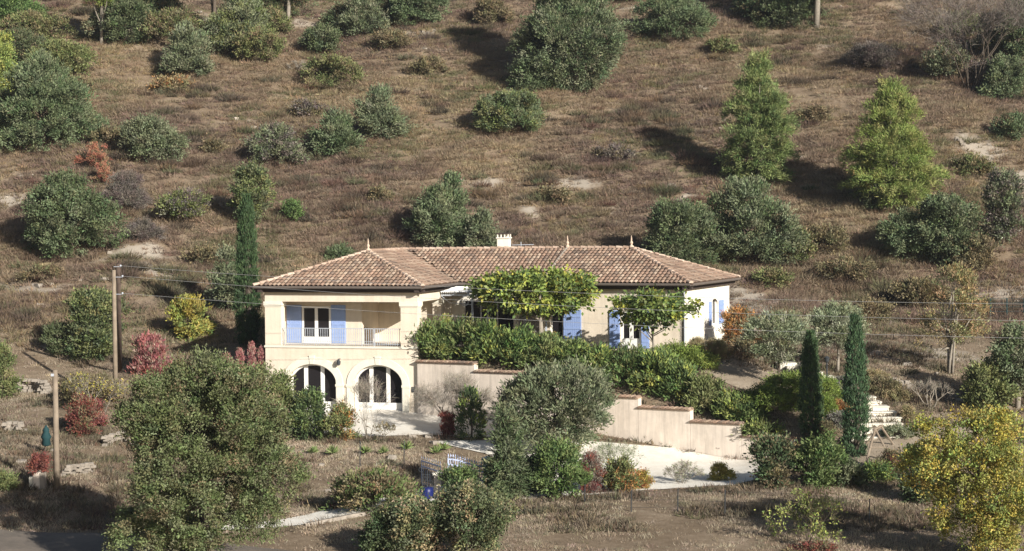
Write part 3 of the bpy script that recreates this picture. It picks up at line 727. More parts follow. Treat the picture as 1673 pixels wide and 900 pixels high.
# --- pergola in the courtyard
pg = thing('pergola', 'pale metal pergola with corrugated top in the courtyard corner', 'pergola', MID(1.4, -1.5, ZM))
mb = MB()
zp = EAVE-.62
posts = []
for px_, dd in ((772, -1.9), (797, -1.4), (858, -1.4), (892, -1.2)):
    s = s_on(MID, px_, dd); m2 = MB(); m2.box(MID, s-.045, s+.045, dd-.045, dd+.045, ZM-.3, zp); m2.build('post', M['iron'], pg); posts.append((s, dd))
mb = MB(); sA = .05; sB = s_on(MID, 892, -1.4)+.3
mb.box(MID, sA, sB, -1.95, -1.87, zp, zp+.1); mb.box(MID, sA, sB, -.08, -.002, zp+.25, zp+.35)
for i in range(9): s = sA+(sB-sA)*i/8; mb.prism(lambda a, b, c: MID(b, a, c), [(-1.95, zp+.1), (-.05, zp+.36), (-.05, zp+.42), (-1.95, zp+.16)], s-.03, s+.03)
mb.build('frame', M['iron'], pg)
mb = MB(); N = 70
for i in range(N):
    s = sA+(1.5-sA)*i/N; s2 = sA+(1.5-sA)*(i+1)/N; h = .04*math.sin(i*1.26); h2 = .04*math.sin((i+1)*1.26)
    mb.add([MID(s, -2.1, zp+.2+h), MID(s2, -2.1, zp+.2+h2), MID(s2, -.1, zp+.46+h2), MID(s, -.1, zp+.46+h), MID(s, -2.1, zp+.18+h), MID(s2, -2.1, zp+.18+h2)], [[0, 1, 2, 3], [4, 5, 1, 0]])
mb.build('corrugated_top', M['white'], pg)
# scrolled bracket
mb = MB(); pts = []
for i in range(25): an = i*.45; r_ = .32-.011*i; s0 = posts[0][0]; pts.append(MID(s0-.38+r_*math.cos(an), -1.93, zp-.3+r_*math.sin(an)))
mb.tube(pts, .018, 5); mb.tube([MID(sA, -1.93, zp), MID(.5, -1.93, zp-.35), MID(posts[0][0], -1.93, zp-.45)], .02, 5); mb.build('bracket', M['iron'], pg)

# ---------------------------------------------------------------- retaining wall
rw = thing('retaining_wall', 'stepped beige retaining wall with tiled coping beside the gravel drive', 'garden wall', wallpt(8))
def WF(s, d, z): p = wallpt(s)+nrm*d; return Vector((p.x, p.y, z))
for i, (t0, t1, zc) in enumerate(CAPT):
    mb = MB(); zg_ = min(float(fL(np.array([wallpt(t).x]), np.array([wallpt(t).y]))[0]) for t in (t0, t1))-.6
    mb.box(WF, t0+(.01 if i else .08), t1, -.18, .2, zg_, zc-.1)
    sec = mb.build('wall_section', M['retain'], rw)
    mb = MB(); n = int((t1-t0)/.22)
    mb.box(WF, t0-.05, t1+.02, -.24, .24, zc-.1, zc-.05, (.42, .30, .22))
    for k in range(n):
        a = t0+(t1-t0)*(k+.5)/n; v = []; c = TP[rng.integers(0, 8)]*(1+rng.normal(0, .1))
        for dd in (-.30, .28):
            for q in range(6): an = math.pi*q/5; p = WF(a+.1*math.cos(an), dd, zc-.045+.085*math.sin(an)); v.append(p)
        mb.add(v, [[q, q+1, q+7, q+6] for q in range(5)]+[[0, 5, 4, 3, 2, 1]], tuple(c))
    mb.build('coping', M['tile'], sec)
# end pillar
# ---------------------------------------------------------------- vegetation
PAL = dict(
    juniper=[(0.134, 0.176, 0.091), (0.157, 0.194, 0.106), (0.105, 0.147, 0.072), (0.186, 0.218, 0.124)],
    greyjun=[(0.192, 0.217, 0.131), (0.167, 0.192, 0.112), (0.23, 0.248, 0.156), (0.128, 0.154, 0.087)],
    pine=[(0.175, 0.232, 0.086), (0.216, 0.274, 0.102), (0.136, 0.187, 0.073), (0.269, 0.291, 0.128)],
    ypine=[(0.216, 0.275, 0.078), (0.254, 0.31, 0.096), (0.179, 0.227, 0.072), (0.304, 0.311, 0.119)],
    oak=[(0.104, 0.133, 0.065), (0.13, 0.154, 0.081), (0.085, 0.113, 0.054), (0.159, 0.18, 0.106)],
    holm=[(0.133, 0.167, 0.071), (0.159, 0.189, 0.085), (0.107, 0.14, 0.057), (0.185, 0.207, 0.114), (0.15, 0.162, 0.081)],
    olive=[(.27, .295, .19), (.23, .26, .155), (.32, .34, .24), (.19, .215, .125)],
    dark=[(0.065, 0.098, 0.048), (0.084, 0.123, 0.057), (0.102, 0.135, 0.069)],
    laurel=[(0.112, 0.163, 0.056), (0.147, 0.207, 0.076), (0.193, 0.24, 0.096), (0.086, 0.131, 0.048)],
    mulb=[(0.232, 0.295, 0.073), (0.301, 0.361, 0.086), (0.174, 0.23, 0.061), (0.415, 0.406, 0.089), (0.14, 0.186, 0.048)],
    yellow=[(0.405, 0.34, 0.07), (0.338, 0.305, 0.068), (0.464, 0.391, 0.114), (0.237, 0.246, 0.075), (0.303, 0.255, 0.076)],
    lime=[(0.329, 0.355, 0.1), (0.262, 0.315, 0.095), (0.184, 0.245, 0.078)],
    green=[(0.112, 0.181, 0.061), (0.151, 0.22, 0.082), (0.092, 0.143, 0.057)],
    cypress=[(0.057, 0.1, 0.041), (0.076, 0.124, 0.054), (0.047, 0.081, 0.039), (0.091, 0.138, 0.066)],
    cypress2=[(0.079, 0.137, 0.068), (0.104, 0.167, 0.086), (0.061, 0.107, 0.055)],
    brown=[(0.211, 0.175, 0.103), (0.174, 0.162, 0.09), (0.248, 0.2, 0.116), (0.149, 0.125, 0.077)],
    orange=[(0.427, 0.207, 0.075), (0.361, 0.176, 0.079), (0.479, 0.286, 0.118), (0.288, 0.173, 0.085)],
    red=[(0.299, 0.108, 0.094), (0.358, 0.188, 0.155), (0.235, 0.092, 0.095), (0.349, 0.276, 0.217)],
    pink=[(0.397, 0.173, 0.172), (0.332, 0.124, 0.13), (0.442, 0.318, 0.254)],
    sumac=[(0.465, 0.204, 0.132), (0.417, 0.253, 0.161), (0.374, 0.146, 0.106)],
    darkred=[(0.204, 0.067, 0.06), (0.153, 0.066, 0.054), (0.255, 0.093, 0.068)],
    grey=[(0.263, 0.228, 0.182), (0.215, 0.192, 0.158), (0.311, 0.276, 0.23)],
    purple=[(0.174, 0.15, 0.132), (0.212, 0.182, 0.158), (0.149, 0.125, 0.113)],
    lawn=[(0.173, 0.235, 0.055), (0.213, 0.275, 0.068), (0.143, 0.196, 0.051)],
    straw=[(0.397, 0.32, 0.196), (0.328, 0.27, 0.155), (0.259, 0.24, 0.125)],
    lavender=[(0.22, 0.209, 0.188), (0.187, 0.187, 0.145), (0.264, 0.253, 0.232)],
    olivegreen=[(0.192, 0.215, 0.088), (0.156, 0.185, 0.076), (0.24, 0.251, 0.113), (0.126, 0.155, 0.063)],
    weep=[(.25, .25, .12), (.32, .25, .12), (.21, .22, .11), (.35, .25, .14)],
    yucca=[(0.201, 0.268, 0.096), (0.151, 0.219, 0.075), (0.26, 0.299, 0.136)],
    yucca2=[(0.098, 0.036, 0.031), (0.138, 0.061, 0.046)],
)
def P_jun(h): return (1-h)**.6*(.62+.38*np.minimum(h/.22, 1))*1.12
def P_round(h): return np.sqrt(np.clip(1-(2*h-1)**2, 0, 1))
def P_dome(h): return np.sqrt(np.clip(1-h**2.2, 0, 1))*(.8+.2*np.minimum(h/.2, 1))
def P_cone(h): return (1-h)**.8*(.75+.25*np.minimum(h/.15, 1))*1.1
def P_col(h): return np.clip(1-h**2.6, 0, 1)**.75*(.72+.28*np.minimum(h/.25, 1))
def P_wcone(h): return (1-h**2.1)**.95*(.62+.38*np.minimum(h/.2, 1))*1.02
def P_flat(h): return np.clip(1-np.abs(2*h-1)**3, 0, 1)**.5
PR = dict(jun=P_jun, round=P_round, dome=P_dome, cone=P_cone, col=P_col, flat=P_flat, wcone=P_wcone)
def foliage(base, H, Wd, prof, zb, palette, rs, L=.26, Wl=.10, rc=.32, dens=1.2, cov=1.1, up_=.35, outw=1.0, rnd=.6, lobes=14, lobe_r=.42, flatten=1.0, tip=None, tipf=0, scale=1.0, depth_ratio=.9, gap=.0, tiers=0):
    """leaf clumps spread over lobes that fill the crown's volume"""
    L *= scale; Wl *= scale; rc *= scale
    Rm = Wd/2; z0 = H*zb; Hc = H-z0; pr = PR[prof]; H *= .95; Wd *= .95; Rm = Wd/2; z0 = H*zb; Hc = H-z0
    # lobes
    cs = []
    for i in range(lobes):
        h = rs.random()**.9*.86+.04
        if tiers: h = (rs.integers(0, tiers)+.5+rs.normal(0, .1))/tiers*.92
        a = rs.random()*6.283; rr = pr(np.array(max(0.01, min(h, .98))))*Rm
        rad = max(.3*Rm*.4, lobe_r*rr*(.55+.75*rs.random()))
        am = (.58 if lobes < 30 and prof != 'round' else .78)+(.88 if lobes < 30 and prof != 'round' else .4)*float(vnoise(np.array([a*1.25+7]), np.array([h*2.5+Rm*3]), int(H*97) % 1000)); rad *= am
        k = max(0, rr*am-rad*.85)*(.72+.42*rs.random())
        cs.append((k*math.cos(a)*(.85+.35*rs.random()), k*math.sin(a)*depth_ratio, z0+Hc*h, rad*(.8+.4*rs.random()), rad*depth_ratio, rad*(.6+.35*rs.random())*flatten))
    if tiers:
        cs = []
        for t_ in range(tiers):
            h = (t_+.5)/tiers; rr = pr(np.array(h))*Rm; nb = 6 if h < .75 else 3; a0 = rs.random()*6
            for k_ in range(nb):
                a = a0+k_*6.283/nb+rs.normal(0, .2); ext = .62+.5*rs.random(); hz = h+rs.normal(0, .8)/tiers
                if rs.random() < .12: continue
                for f, s_ in ((.38, .30), (.78, .26)):
                    q = rr*ext*f; rad = max(Rm*s_*(.6+.6*(1-h)), .12*Rm); cs.append((q*math.cos(a), q*math.sin(a)*depth_ratio, z0+Hc*hz+q*.12, rad, rad, rad*.62))
        cs.append((0, 0, z0+Hc*.93, .16*Rm, .16*Rm, Hc*.08))
    core = [(0, 0, z0+Hc*h, pr(np.array(h))*Rm*.62, pr(np.array(h))*Rm*.62*depth_ratio, Hc*.16) for h in (.15, .38, .6, .8)] if not tiers else []
    cs = np.array(cs+core)
    area = math.pi*Wd*Hc*.8+math.pi*Rm*Rm
    n = int(area/(math.pi*rc*rc)*cov*2.2)+12
    wts = cs[:, 3]*cs[:, 5]+1e-3; ix = rs.choice(len(cs), n*3, p=wts/wts.sum())
    d = unit(rs.normal(size=(n*3, 3))); d[:, 2] = np.where(rs.random(n*3) < .6, np.abs(d[:, 2]), d[:, 2])
    u = .78+.28*rs.random(n*3)
    C = cs[ix, :3]+d*cs[ix, 3:6]*u[:, None]
    # drop those well inside another lobe
    q = (C[:, None, :]-cs[None, :, :3])/cs[None, :, 3:6]; m = (q**2).sum(2).min(1) > .42
    hh = np.clip((C[:, 2]-z0)/Hc, 0, 1); rr = np.hypot(C[:, 0], C[:, 1]/depth_ratio)
    m &= (rr < np.maximum(pr(np.clip(hh, .01, .99))*Rm*1.22, .16*Rm)+rc*.4) & (C[:, 2] > z0-.02*H) & (C[:, 2] < H*1.01)
    if gap: m &= rs.random(len(m)) > gap*(vnoise(C[:, 0]*1.3/scale+9, C[:, 2]*1.3/scale+4, 5))*2
    C = C[m][:n]; d = d[m][:n]; n = len(C)
    if prof == 'col':
        n = int(math.pi*Wd*Hc/(math.pi*rc*rc)*1.5); h = rs.random(n)**.9*.99; a = rs.random(n)*6.283; rr = pr(h)*Rm*(.62+.36*rs.random(n))*(.9+.2*vnoise(a*1.6, h*9, 3))
        C = np.stack([np.cos(a)*rr, np.sin(a)*rr, z0+Hc*h], 1); d = np.stack([np.cos(a), np.sin(a), np.zeros(n)], 1)
    nl = max(5, int(math.pi*rc*rc*dens/(.5*L*Wl)))
    out = unit(C-np.array([0, 0, z0+Hc*.35])); out = unit(out*.6+d*.6)
    P = np.repeat(C, nl, 0)+rs.normal(0, 1, (n*nl, 3))*rc*np.array([.52, .52, .42*flatten])
    D = np.repeat(out, nl, 0)*outw+rs.normal(0, rnd, (n*nl, 3)); D[:, 2] += up_
    Cc = pal(rs, n, palette, .13)
    if tip is not None:
        t = (rs.random(n) < tipf)[:, None]; Cc = np.where(t, pal(rs, n, tip, .12), Cc)
    cc = np.repeat(Cc, nl, 0)*(1+rs.normal(0, .13, (n*nl, 1)))
    P += np.repeat(out, nl, 0)*(rs.random((n*nl, 1))**4)*rc*1.6
    m = n*nl; Ls = L*(.6+.8*rs.random(m)); Ws = Wl*(.7+.6*rs.random(m))
    V = leaves(P, D, Ls, Ws, False, rs)+np.array(base)
    V[:, :, 2] = np.maximum(V[:, :, 2], base[2]-.15)
    return V, np.clip(cc, .01, 1), C
def limbs(base, H, C, rs, r0, trunk_top, n=8, fork=.35, lean=0, multi=1):
    mb = MB(); base = np.array(base)
    for k in range(multi):
        off = np.array([rs.normal(0, .06*H), rs.normal(0, .04*H), 0]) if multi > 1 else np.zeros(3)
        tp = np.array([lean+off[0]*1.6, off[1], trunk_top]); pts = []
        for i in range(6):
            t = i/5; pts.append(base+off*.25*(1-t)+tp*t+np.array([math.sin(t*4+k)*.03*H*.5, 0, -.15 if i == 0 else 0]))
        mb.tube(pts, [r0*(1.25-.85*t/5)/multi**.5 for t in range(6)], 7)
    if len(C):
        for j in rs.choice(len(C), min(n, len(C)), replace=False):
            c = C[j]; z0 = fork*H+(trunk_top-fork*H)*rs.random(); z0 = min(z0, max(c[2]-.05*H, .1*H))
            s = np.array([lean*z0/max(trunk_top, .1), 0, z0]); mid = (s+c)/2+np.array([0, 0, -.04*H])
            mb.tube([base+s, base+mid, base+c*.97], [r0*.45, r0*.28, r0*.08], 5)
    return mb
def twigs(base, H, Wd, rs, n0=6, depth=4, r0=.04, spread=.5, m=None, upb=.5):
    """recursively forking bare branches"""
    mb = MB(); tips = []
    def grow(p, d, L, r_, k):
        q = p+d*L*.5+Vector(rs.normal(0, .06*L, 3)); e = q+d*L*.5+Vector(rs.normal(0, .05*L, 3))
        mb.tube([p, q, e], [r_, r_*.85, r_*.65], 4 if k < depth-1 else 3, cap=False); tips.append((np.array(e), np.array(d)))
        if k == 0: return
        for i in range(2+(rs.random() < .45)):
            a = Vector(rs.normal(0, spread, 3)); nd = (d+a+Vector((0, 0, .15*upb))).normalized(); grow(e, nd, L*(.62+.2*rs.random()), r_*.62, k-1)
    for i in range(n0):
        a = rs.random()*6.283; d = Vector((math.cos(a)*Wd/H*.75, math.sin(a)*Wd/H*.6, 1+rs.random()*.4)).normalized()
        grow(Vector(base)+Vector((math.cos(a)*.05*Wd, math.sin(a)*.05*Wd, -.05)), d, H*.34, r0, depth-1)
    return mb, tips
SPEC = dict(
    juniper=dict(prof='jun', zb=0, L=.21, Wl=.075, rc=.31, up_=.5, lobes=24, lobe_r=.38, dens=1.15, gap=.18),
    bushy=dict(prof='dome', zb=0, L=.17, Wl=.085, rc=.27, up_=.4, lobes=16, lobe_r=.48),
    oaktree=dict(prof='round', zb=.06, L=.16, Wl=.09, rc=.30, up_=.2, lobes=26, lobe_r=.40, rnd=.9),
    pine=dict(prof='wcone', zb=.06, L=.24, Wl=.045, rc=.26, up_=.35, lobes=3, tiers=12, dens=1.0, rnd=.7, gap=.42, cov=1.25),
    fir=dict(prof='cone', zb=.03, L=.26, Wl=.06, rc=.26, up_=.1, lobes=40, lobe_r=.5, tiers=9, dens=1.2, gap=.25),
    cypress=dict(prof='col', zb=.0, L=.20, Wl=.05, rc=.17, up_=1.6, lobes=26, lobe_r=.8, dens=1.5, outw=.6, rnd=.3),
    olivetree=dict(prof='round', zb=.40, L=.18, Wl=.05, rc=.26, up_=.5, lobes=16, lobe_r=.5, rnd=.6, dens=1.2),
    umbrella=dict(prof='flat', zb=.56, L=.24, Wl=.15, rc=.28, up_=-.35, lobes=26, lobe_r=.34, rnd=.7, dens=1.1),
    leafy=dict(prof='dome', zb=0, L=.17, Wl=.075, rc=.25, up_=.5, lobes=12, lobe_r=.5, rnd=.7),
    upright=dict(prof='round', zb=-.1, L=.26, Wl=.08, rc=.22, up_=1.2, lobes=8, lobe_r=.55, rnd=.5),
)
NPL = 0
def plant(kind, px, py, wpx, hpx, palette, name, label, cat, group=None, trunk=None, bark='bark', tip=None, tipf=0, behind=None, dep=None, top=None, parts=('crown', 'trunk'), **kw):
    """one plant standing where the photograph shows its foot, at its size"""
    global NPL; NPL += 1
    rs = np.random.default_rng(1000+NPL)
    b = at(px, py, dep) if dep else ground(px, py, behind=behind)
    if dep: b.z = gz(b.x, b.y)
    sc = pxm(b.y); H = hpx/sc; W_ = wpx/sc
    if top is not None: H = max(.3, at(px, top, b.y).z-b.z)/.97
    p = dict(SPEC[kind]); p.update(kw); fs = p.pop('ls', 1.0)*(.62+.38*min(1.2, b.y/120))
    if W_ < 2.2: fs *= .55+.45*W_/2.2
    t = thing(name, label, cat, b, group)
    V, c, C = foliage(tuple(b), H, W_, p.pop('prof'), p.pop('zb'), PAL[palette], rs, tip=PAL[tip] if tip else None, tipf=tipf, scale=fs, **{k: v for k, v in p.items() if k not in ('multi', 'lean')})
    fastmesh(parts[0], V, 4, M['leaf'], t, c)
    r0 = trunk if trunk else max(.03, .018*H)
    mb = limbs(tuple(b), H, C, rs, r0, H*(.9 if kind in ('pine', 'fir', 'cypress') else .62), 12 if H > 2 else 6, fork=.2 if kind not in ('umbrella', 'olivetree') else .36, multi=kw.get('multi', 1), lean=kw.get('lean', 0))
    mb.build(parts[1], M[bark], t, True)
    return t, V, c, C
def bare(px, py, wpx, hpx, name, label, cat, pal_='grey', group=None, n0=6, depth=5, r0=.035, leafn=0, leafpal=None, leafL=.12, mt='palebark', dep=None, fine=.9, spread=.45):
    global NPL; NPL += 1
    rs = np.random.default_rng(1000+NPL)
    b = at(px, py, dep) if dep else ground(px, py)
    if dep: b.z = gz(b.x, b.y)
    sc = pxm(b.y); H = hpx/sc; W_ = wpx/sc; t = thing(name, label, cat, b, group)
    mb, tips = twigs(b, H, W_, rs, n0, depth, r0, spread)
    mb.build('branches', M[mt], t, True)
    P = np.array([q for q, d in tips]); D = np.array([d for q, d in tips]); k = 6
    P2 = np.repeat(P, k, 0)+rs.normal(0, .02*H, (len(P)*k, 3)); D2 = np.repeat(D, k, 0)+rs.normal(0, .5, (len(P)*k, 3))
    V = leaves(P2, D2, .12*H*(.5+rs.random(len(P2)))*fine, np.full(len(P2), .009+.0012*H), True, rs)
    fastmesh('twigs', V, 3, M['twig'], t, pal(rs, len(V), PAL[pal_]))
    if leafn:
        ix = rs.integers(0, len(P), leafn); V = leaves(P[ix]+rs.normal(0, .05*H, (leafn, 3)), D[ix]*.4+rs.normal(0, .8, (leafn, 3)), leafL*(.6+.8*rs.random(leafn)), leafL*.55*np.ones(leafn), False, rs)
        fastmesh('leaves', V, 4, M['leaf'], t, np.clip(pal(rs, leafn, PAL[leafpal]), .01, 1))
    return t
ft = ('foliage', 'stem')
G1 = 'junipers and oaks scattered over the hillside'; G2 = 'pines on the hillside'; G3 = 'shrubs of the terrace hedge'; G4 = 'cypresses round the villa'
T, B = 'tree', 'bush'; ft = ('foliage', 'stem')
# hillside, upper left
plant('juniper', 70, 247, 185, 165, 'juniper', 'juniper', 'large grey green juniper on the upper left of the hillside', T, G1)
plant('oaktree', 2, 160, 60, 110, 'lime', 'young_oak', 'yellow green oak at the left edge beside the large juniper', T, G1)
plant('bushy', 95, 125, 110, 55, 'olivegreen', 'hill_bush', 'olive bush directly above the large left juniper', B, G1)
plant('bushy', 28, 45, 75, 60, 'green', 'hill_bush', 'green bush in the top left corner of the hillside', B, G1)
plant('pine', 165, 75, 70, 150, 'ypine', 'pine_tree', 'thin pine with bare lower trunk near the top left corner', T, G2, zb=.5, bark='palebark', trunk=.12)
plant('bushy', 205, 72, 80, 75, 'oak', 'hill_bush', 'dark green bush right of the thin bare trunked pine', B, G1)
plant('leafy', 238, 42, 34, 50, 'orange', 'orange_shrub', 'small orange leaved tree at the top left of the hillside', B)
plant('bushy', 285, 68, 110, 50, 'brown', 'hill_bush', 'brownish olive bush left of the tall pine trunk at the top', B, G1, tip='olivegreen', tipf=.4)
plant('juniper', 305, 125, 90, 88, 'greyjun', 'juniper', 'grey green juniper in front of the tall pine trunk', T, G1)
plant('pine', 348, 90, 120, 240, 'ypine', 'pine_tree', 'tall pine trunk rising out of the top edge behind a grey bush', T, G2, zb=.55, trunk=.16)
plant('juniper', 395, 88, 130, 95, 'greyjun', 'juniper', 'broad grey green juniper right of the tall pine trunk', T, G1, tip='olivegreen', tipf=.3)
plant('pine', 470, 45, 90, 170, 'ypine', 'pine_tree', 'yellow green pine at the top edge left of centre', T, G2, zb=.32, bark='palebark')
plant('bushy', 528, 88, 66, 42, 'oak', 'hill_bush', 'low dark green bush above the yellowish bush on the upper hillside', B, G1)
plant('leafy', 548, 140, 95, 48, 'olivegreen', 'hill_bush', 'yellowish green low bush below the dark green one, upper hillside', B, G1, tip='brown', tipf=.4)
plant('juniper', 590, 58, 75, 68, 'greyjun', 'juniper', 'small grey juniper at the top edge left of centre', T, G1)
plant('bushy', 682, 42, 115, 55, 'juniper', 'hill_bush', 'wide dark bush at the top edge left of the biggest juniper', B, G1)
plant('leafy', 800, 40, 70, 40, 'brown', 'hill_bush', 'faint brown bush at the top edge beside deep shade', B, G1)
plant('juniper', 938, 150, 182, 285, 'juniper', 'juniper', 'biggest rounded juniper at the top centre of the hillside', T, G1, lobes=54, tip='greyjun', tipf=.5, cov=1.3, lobe_r=.42)
plant('juniper', 880, 148, 85, 55, 'juniper', 'juniper', 'low juniper at the left foot of the biggest juniper', T, G1, prof='dome')
plant('pine', 1030, 2, 100, 130, 'pine', 'pine_tree', 'pine behind the biggest juniper at the top edge', T, G2)
plant('bushy', 1095, 62, 130, 68, 'juniper', 'hill_bush', 'rounded green bush at the top right of the biggest juniper', B, G1)
plant('pine', 1333, 45, 170, 260, 'pine', 'pine_tree', 'pine with thick pale trunk crossing the top edge right of centre', T, G2, zb=.22, bark='palebark', trunk=.24)
plant('bushy', 1290, 44, 105, 50, 'oak', 'hill_bush', 'dark green bush left of the thick pale pine trunk', B, G1)
plant('leafy', 835, 214, 140, 64, 'juniper', 'hill_bush', 'low spreading olive bush below the biggest juniper', B, G1, tip='olivegreen', tipf=.4, gap=.3)
plant('juniper', 550, 250, 80, 72, 'juniper', 'juniper', 'left and darker juniper of the touching pair on the mid hillside', T, G1)
plant('juniper', 622, 225, 92, 85, 'greyjun', 'juniper', 'right and paler juniper of the touching pair on the mid hillside', T, G1)
plant('leafy', 455, 266, 92, 60, 'greyjun', 'hill_bush', 'thin grey green bush left of the touching juniper pair', B, G1, gap=.3, tip='purple', tipf=.3)
plant('leafy', 248, 266, 112, 72, 'greyjun', 'hill_bush', 'broad grey green bush right of the orange sumac', B, G1, gap=.25)
plant('leafy', 152, 274, 68, 36, 'sumac', 'sumac', 'orange red sumac spreading between two bushes on the left hillside', B, gap=.85, ls=.6, cov=.8, tip='brown', tipf=.3)
plant('leafy', 168, 302, 40, 36, 'sumac', 'sumac', 'smaller orange sumac at the shoulder of the dark round oak', B, gap=.85, ls=.6, cov=.8, tip='brown', tipf=.3)
plant('oaktree', 115, 417, 172, 142, 'oak', 'round_oak', 'dark round bushy oak on the left hillside', T, G1, prof='jun', zb=0, tip='juniper', tipf=.4)
plant('leafy', 208, 345, 75, 60, 'purple', 'bare_shrub', 'purplish leafless shrub right of the dark round oak', B, gap=.4, Wl=.03)
plant('leafy', 236, 395, 50, 32, 'purple', 'bare_shrub', 'small grey leafless shrub below the purplish one', B, gap=.3, Wl=.03)
plant('leafy', 305, 358, 85, 42, 'olivegreen', 'hill_bush', 'low olive bush halfway between round oak and left cypress', B, G1, tip='purple', tipf=.4)
plant('bushy', 408, 370, 62, 106, 'oak', 'hill_bush', 'green upright bush behind the tip of the left cypress', B, G1, prof='round', zb=0, tip='olivegreen', tipf=.5)
plant('leafy', 480, 361, 32, 30, 'green', 'hill_bush', 'tiny bright green bush alone above the left roof slope', B, G1)
plant('juniper', 708, 405, 100, 110, 'juniper', 'juniper', 'juniper standing above the middle of the villa roof', T, G1, tip='greyjun', tipf=.3)
plant('juniper', 738, 392, 60, 112, 'juniper', 'juniper', 'taller juniper at the back right of the one above the roof', T, G1)
plant('juniper', 787, 418, 54, 76, 'greyjun', 'juniper', 'small conical juniper just left of the chimney', T, G1)
plant('leafy', 556, 428, 40, 22, 'juniper', 'hill_bush', 'tiny bush peeping over the left roof slope', B, G1)
plant('juniper', 1105, 432, 135, 105, 'oak', 'juniper', 'dark green left half of the thicket behind the right roof', T, G1, prof='dome', tip='juniper', tipf=.5)
plant('juniper', 1222, 432, 145, 145, 'greyjun', 'juniper', 'grey green right half of the thicket behind the right roof', T, G1, prof='dome', tip='juniper', tipf=.4)
plant('pine', 1240, 302, 136, 218, 'pine', 'pine_tree', 'bright green pine with open tiers on the right hillside', T, G2, bark='palebark')
plant('pine', 1455, 340, 162, 214, 'ypine', 'pine_tree', 'broader yellow green pine right of the open tiered pine', T, G2, bark='palebark', gap=.15)
plant('leafy', 1440, 340, 70, 50, 'oak', 'hill_bush', 'dark low bush at the foot of the broader yellow green pine', B, G1)
plant('oaktree', 1545, 428, 125, 112, 'oak', 'round_oak', 'dark bushy oak below the yellow green pine', T, G1, prof='dome', zb=0, tip='juniper', tipf=.3)
plant('leafy', 1475, 420, 80, 75, 'juniper', 'hill_bush', 'dim green bush left against the dark bushy oak', B, G1)
plant('leafy', 1638, 402, 76, 130, 'greyjun', 'hill_bush', 'thin grey green shrub at the right edge beside the dark oak', B, G1, prof='round', gap=.4, tip='purple', tipf=.4)
bare(1585, 150, 100, 170, 'bare_tree', 'grey leafless tree near the top right corner', T, 'purple', n0=9, depth=6, r0=.07, mt='bark')
plant('bushy', 1662, 110, 50, 130, 'dark', 'hill_bush', 'dark evergreen bush in the top right corner', B, G1, prof='round', zb=0, tip='oak', tipf=.5)
plant('leafy', 1643, 160, 80, 70, 'juniper', 'hill_bush', 'pale green bush below the dark evergreen at the right edge', B, G1)
plant('leafy', 1570, 60, 60, 40, 'olivegreen', 'hill_bush', 'faint green bush left of the leafless tree', B, G1, gap=.4)
plant('leafy', 282, 150, 60, 20, 'straw', 'hill_bush', 'low golden brown bush below the grey juniper, upper left', B, G1, tip='orange', tipf=.3)
plant('leafy', 1415, 110, 90, 34, 'purple', 'bare_shrub', 'dark leafless shrub patch on the upper right hillside', B, gap=.3, Wl=.04)
bare(485, 118, 40, 22, 'dead_branches', 'bleached pile of dead branches on the upper left hillside', 'dead wood', 'grey', n0=7, depth=4, r0=.05)
bare(1530, 45, 40, 34, 'dead_branches', 'pale dead branch pile left of the leafless tree', 'dead wood', 'grey', n0=7, depth=4, r0=.05)
bare(370, 345, 36, 30, 'dead_branches', 'grey dead branches left of the upright bush behind the cypress', 'dead wood', 'grey', n0=6, depth=4, r0=.05)
plant('leafy', 60, 75, 120, 50, 'olivegreen', 'hill_bush', 'wide olive bush under the green bush in the top left corner', B, 'small brown bushes of the hillside', tip='brown', tipf=.4, gap=.25, cov=.8, parts=ft)
plant('leafy', 440, 60, 80, 46, 'olivegreen', 'hill_bush', 'dull green bush between the broad juniper and the top edge pine', B, 'small brown bushes of the hillside', tip='brown', tipf=.4, gap=.25, cov=.8, parts=ft)
plant('leafy', 130, 160, 50, 30, 'brown', 'hill_bush', 'small brown bush right of the large left juniper', B, 'small brown bushes of the hillside', tip='brown', tipf=.4, gap=.25, cov=.8, parts=ft)
plant('leafy', 180, 235, 60, 22, 'brown', 'hill_bush', 'flat brown bush above the orange sumac', B, 'small brown bushes of the hillside', tip='brown', tipf=.4, gap=.25, cov=.8, parts=ft)
plant('leafy', 640, 80, 60, 26, 'brown', 'hill_bush', 'low brown bush below the wide dark bush at the top edge', B, 'small brown bushes of the hillside', tip='brown', tipf=.4, gap=.25, cov=.8, parts=ft)
plant('leafy', 500, 190, 60, 22, 'purple', 'hill_bush', 'low purplish bush above the thin grey green bush', B, 'small brown bushes of the hillside', tip='brown', tipf=.4, gap=.25, cov=.8, parts=ft)
plant('leafy', 700, 120, 56, 24, 'brown', 'hill_bush', 'low brown bush left of the biggest juniper shade', B, 'small brown bushes of the hillside', tip='brown', tipf=.4, gap=.25, cov=.8, parts=ft)
plant('leafy', 1180, 90, 44, 22, 'olivegreen', 'hill_bush', 'small yellow green bush above the open tiered pine', B, 'small brown bushes of the hillside', tip='brown', tipf=.4, gap=.25, cov=.8, parts=ft)
plant('leafy', 1000, 260, 60, 18, 'purple', 'hill_bush', 'flat purplish patch in the middle of the hillside', B, 'small brown bushes of the hillside', tip='brown', tipf=.4, gap=.25, cov=.8, parts=ft)
plant('leafy', 1330, 200, 60, 20, 'brown', 'hill_bush', 'flat brown bush between the two right pines', B, 'small brown bushes of the hillside', tip='brown', tipf=.4, gap=.25, cov=.8, parts=ft)
plant('leafy', 1345, 410, 90, 34, 'brown', 'hill_bush', 'brown bush between the roof thicket and the dark oak', B, 'small brown bushes of the hillside', tip='brown', tipf=.4, gap=.25, cov=.8, parts=ft)
plant('leafy', 1380, 455, 110, 26, 'brown', 'hill_bush', 'flat brown bush behind the garden on the right', B, 'small brown bushes of the hillside', tip='brown', tipf=.4, gap=.25, cov=.8, parts=ft)
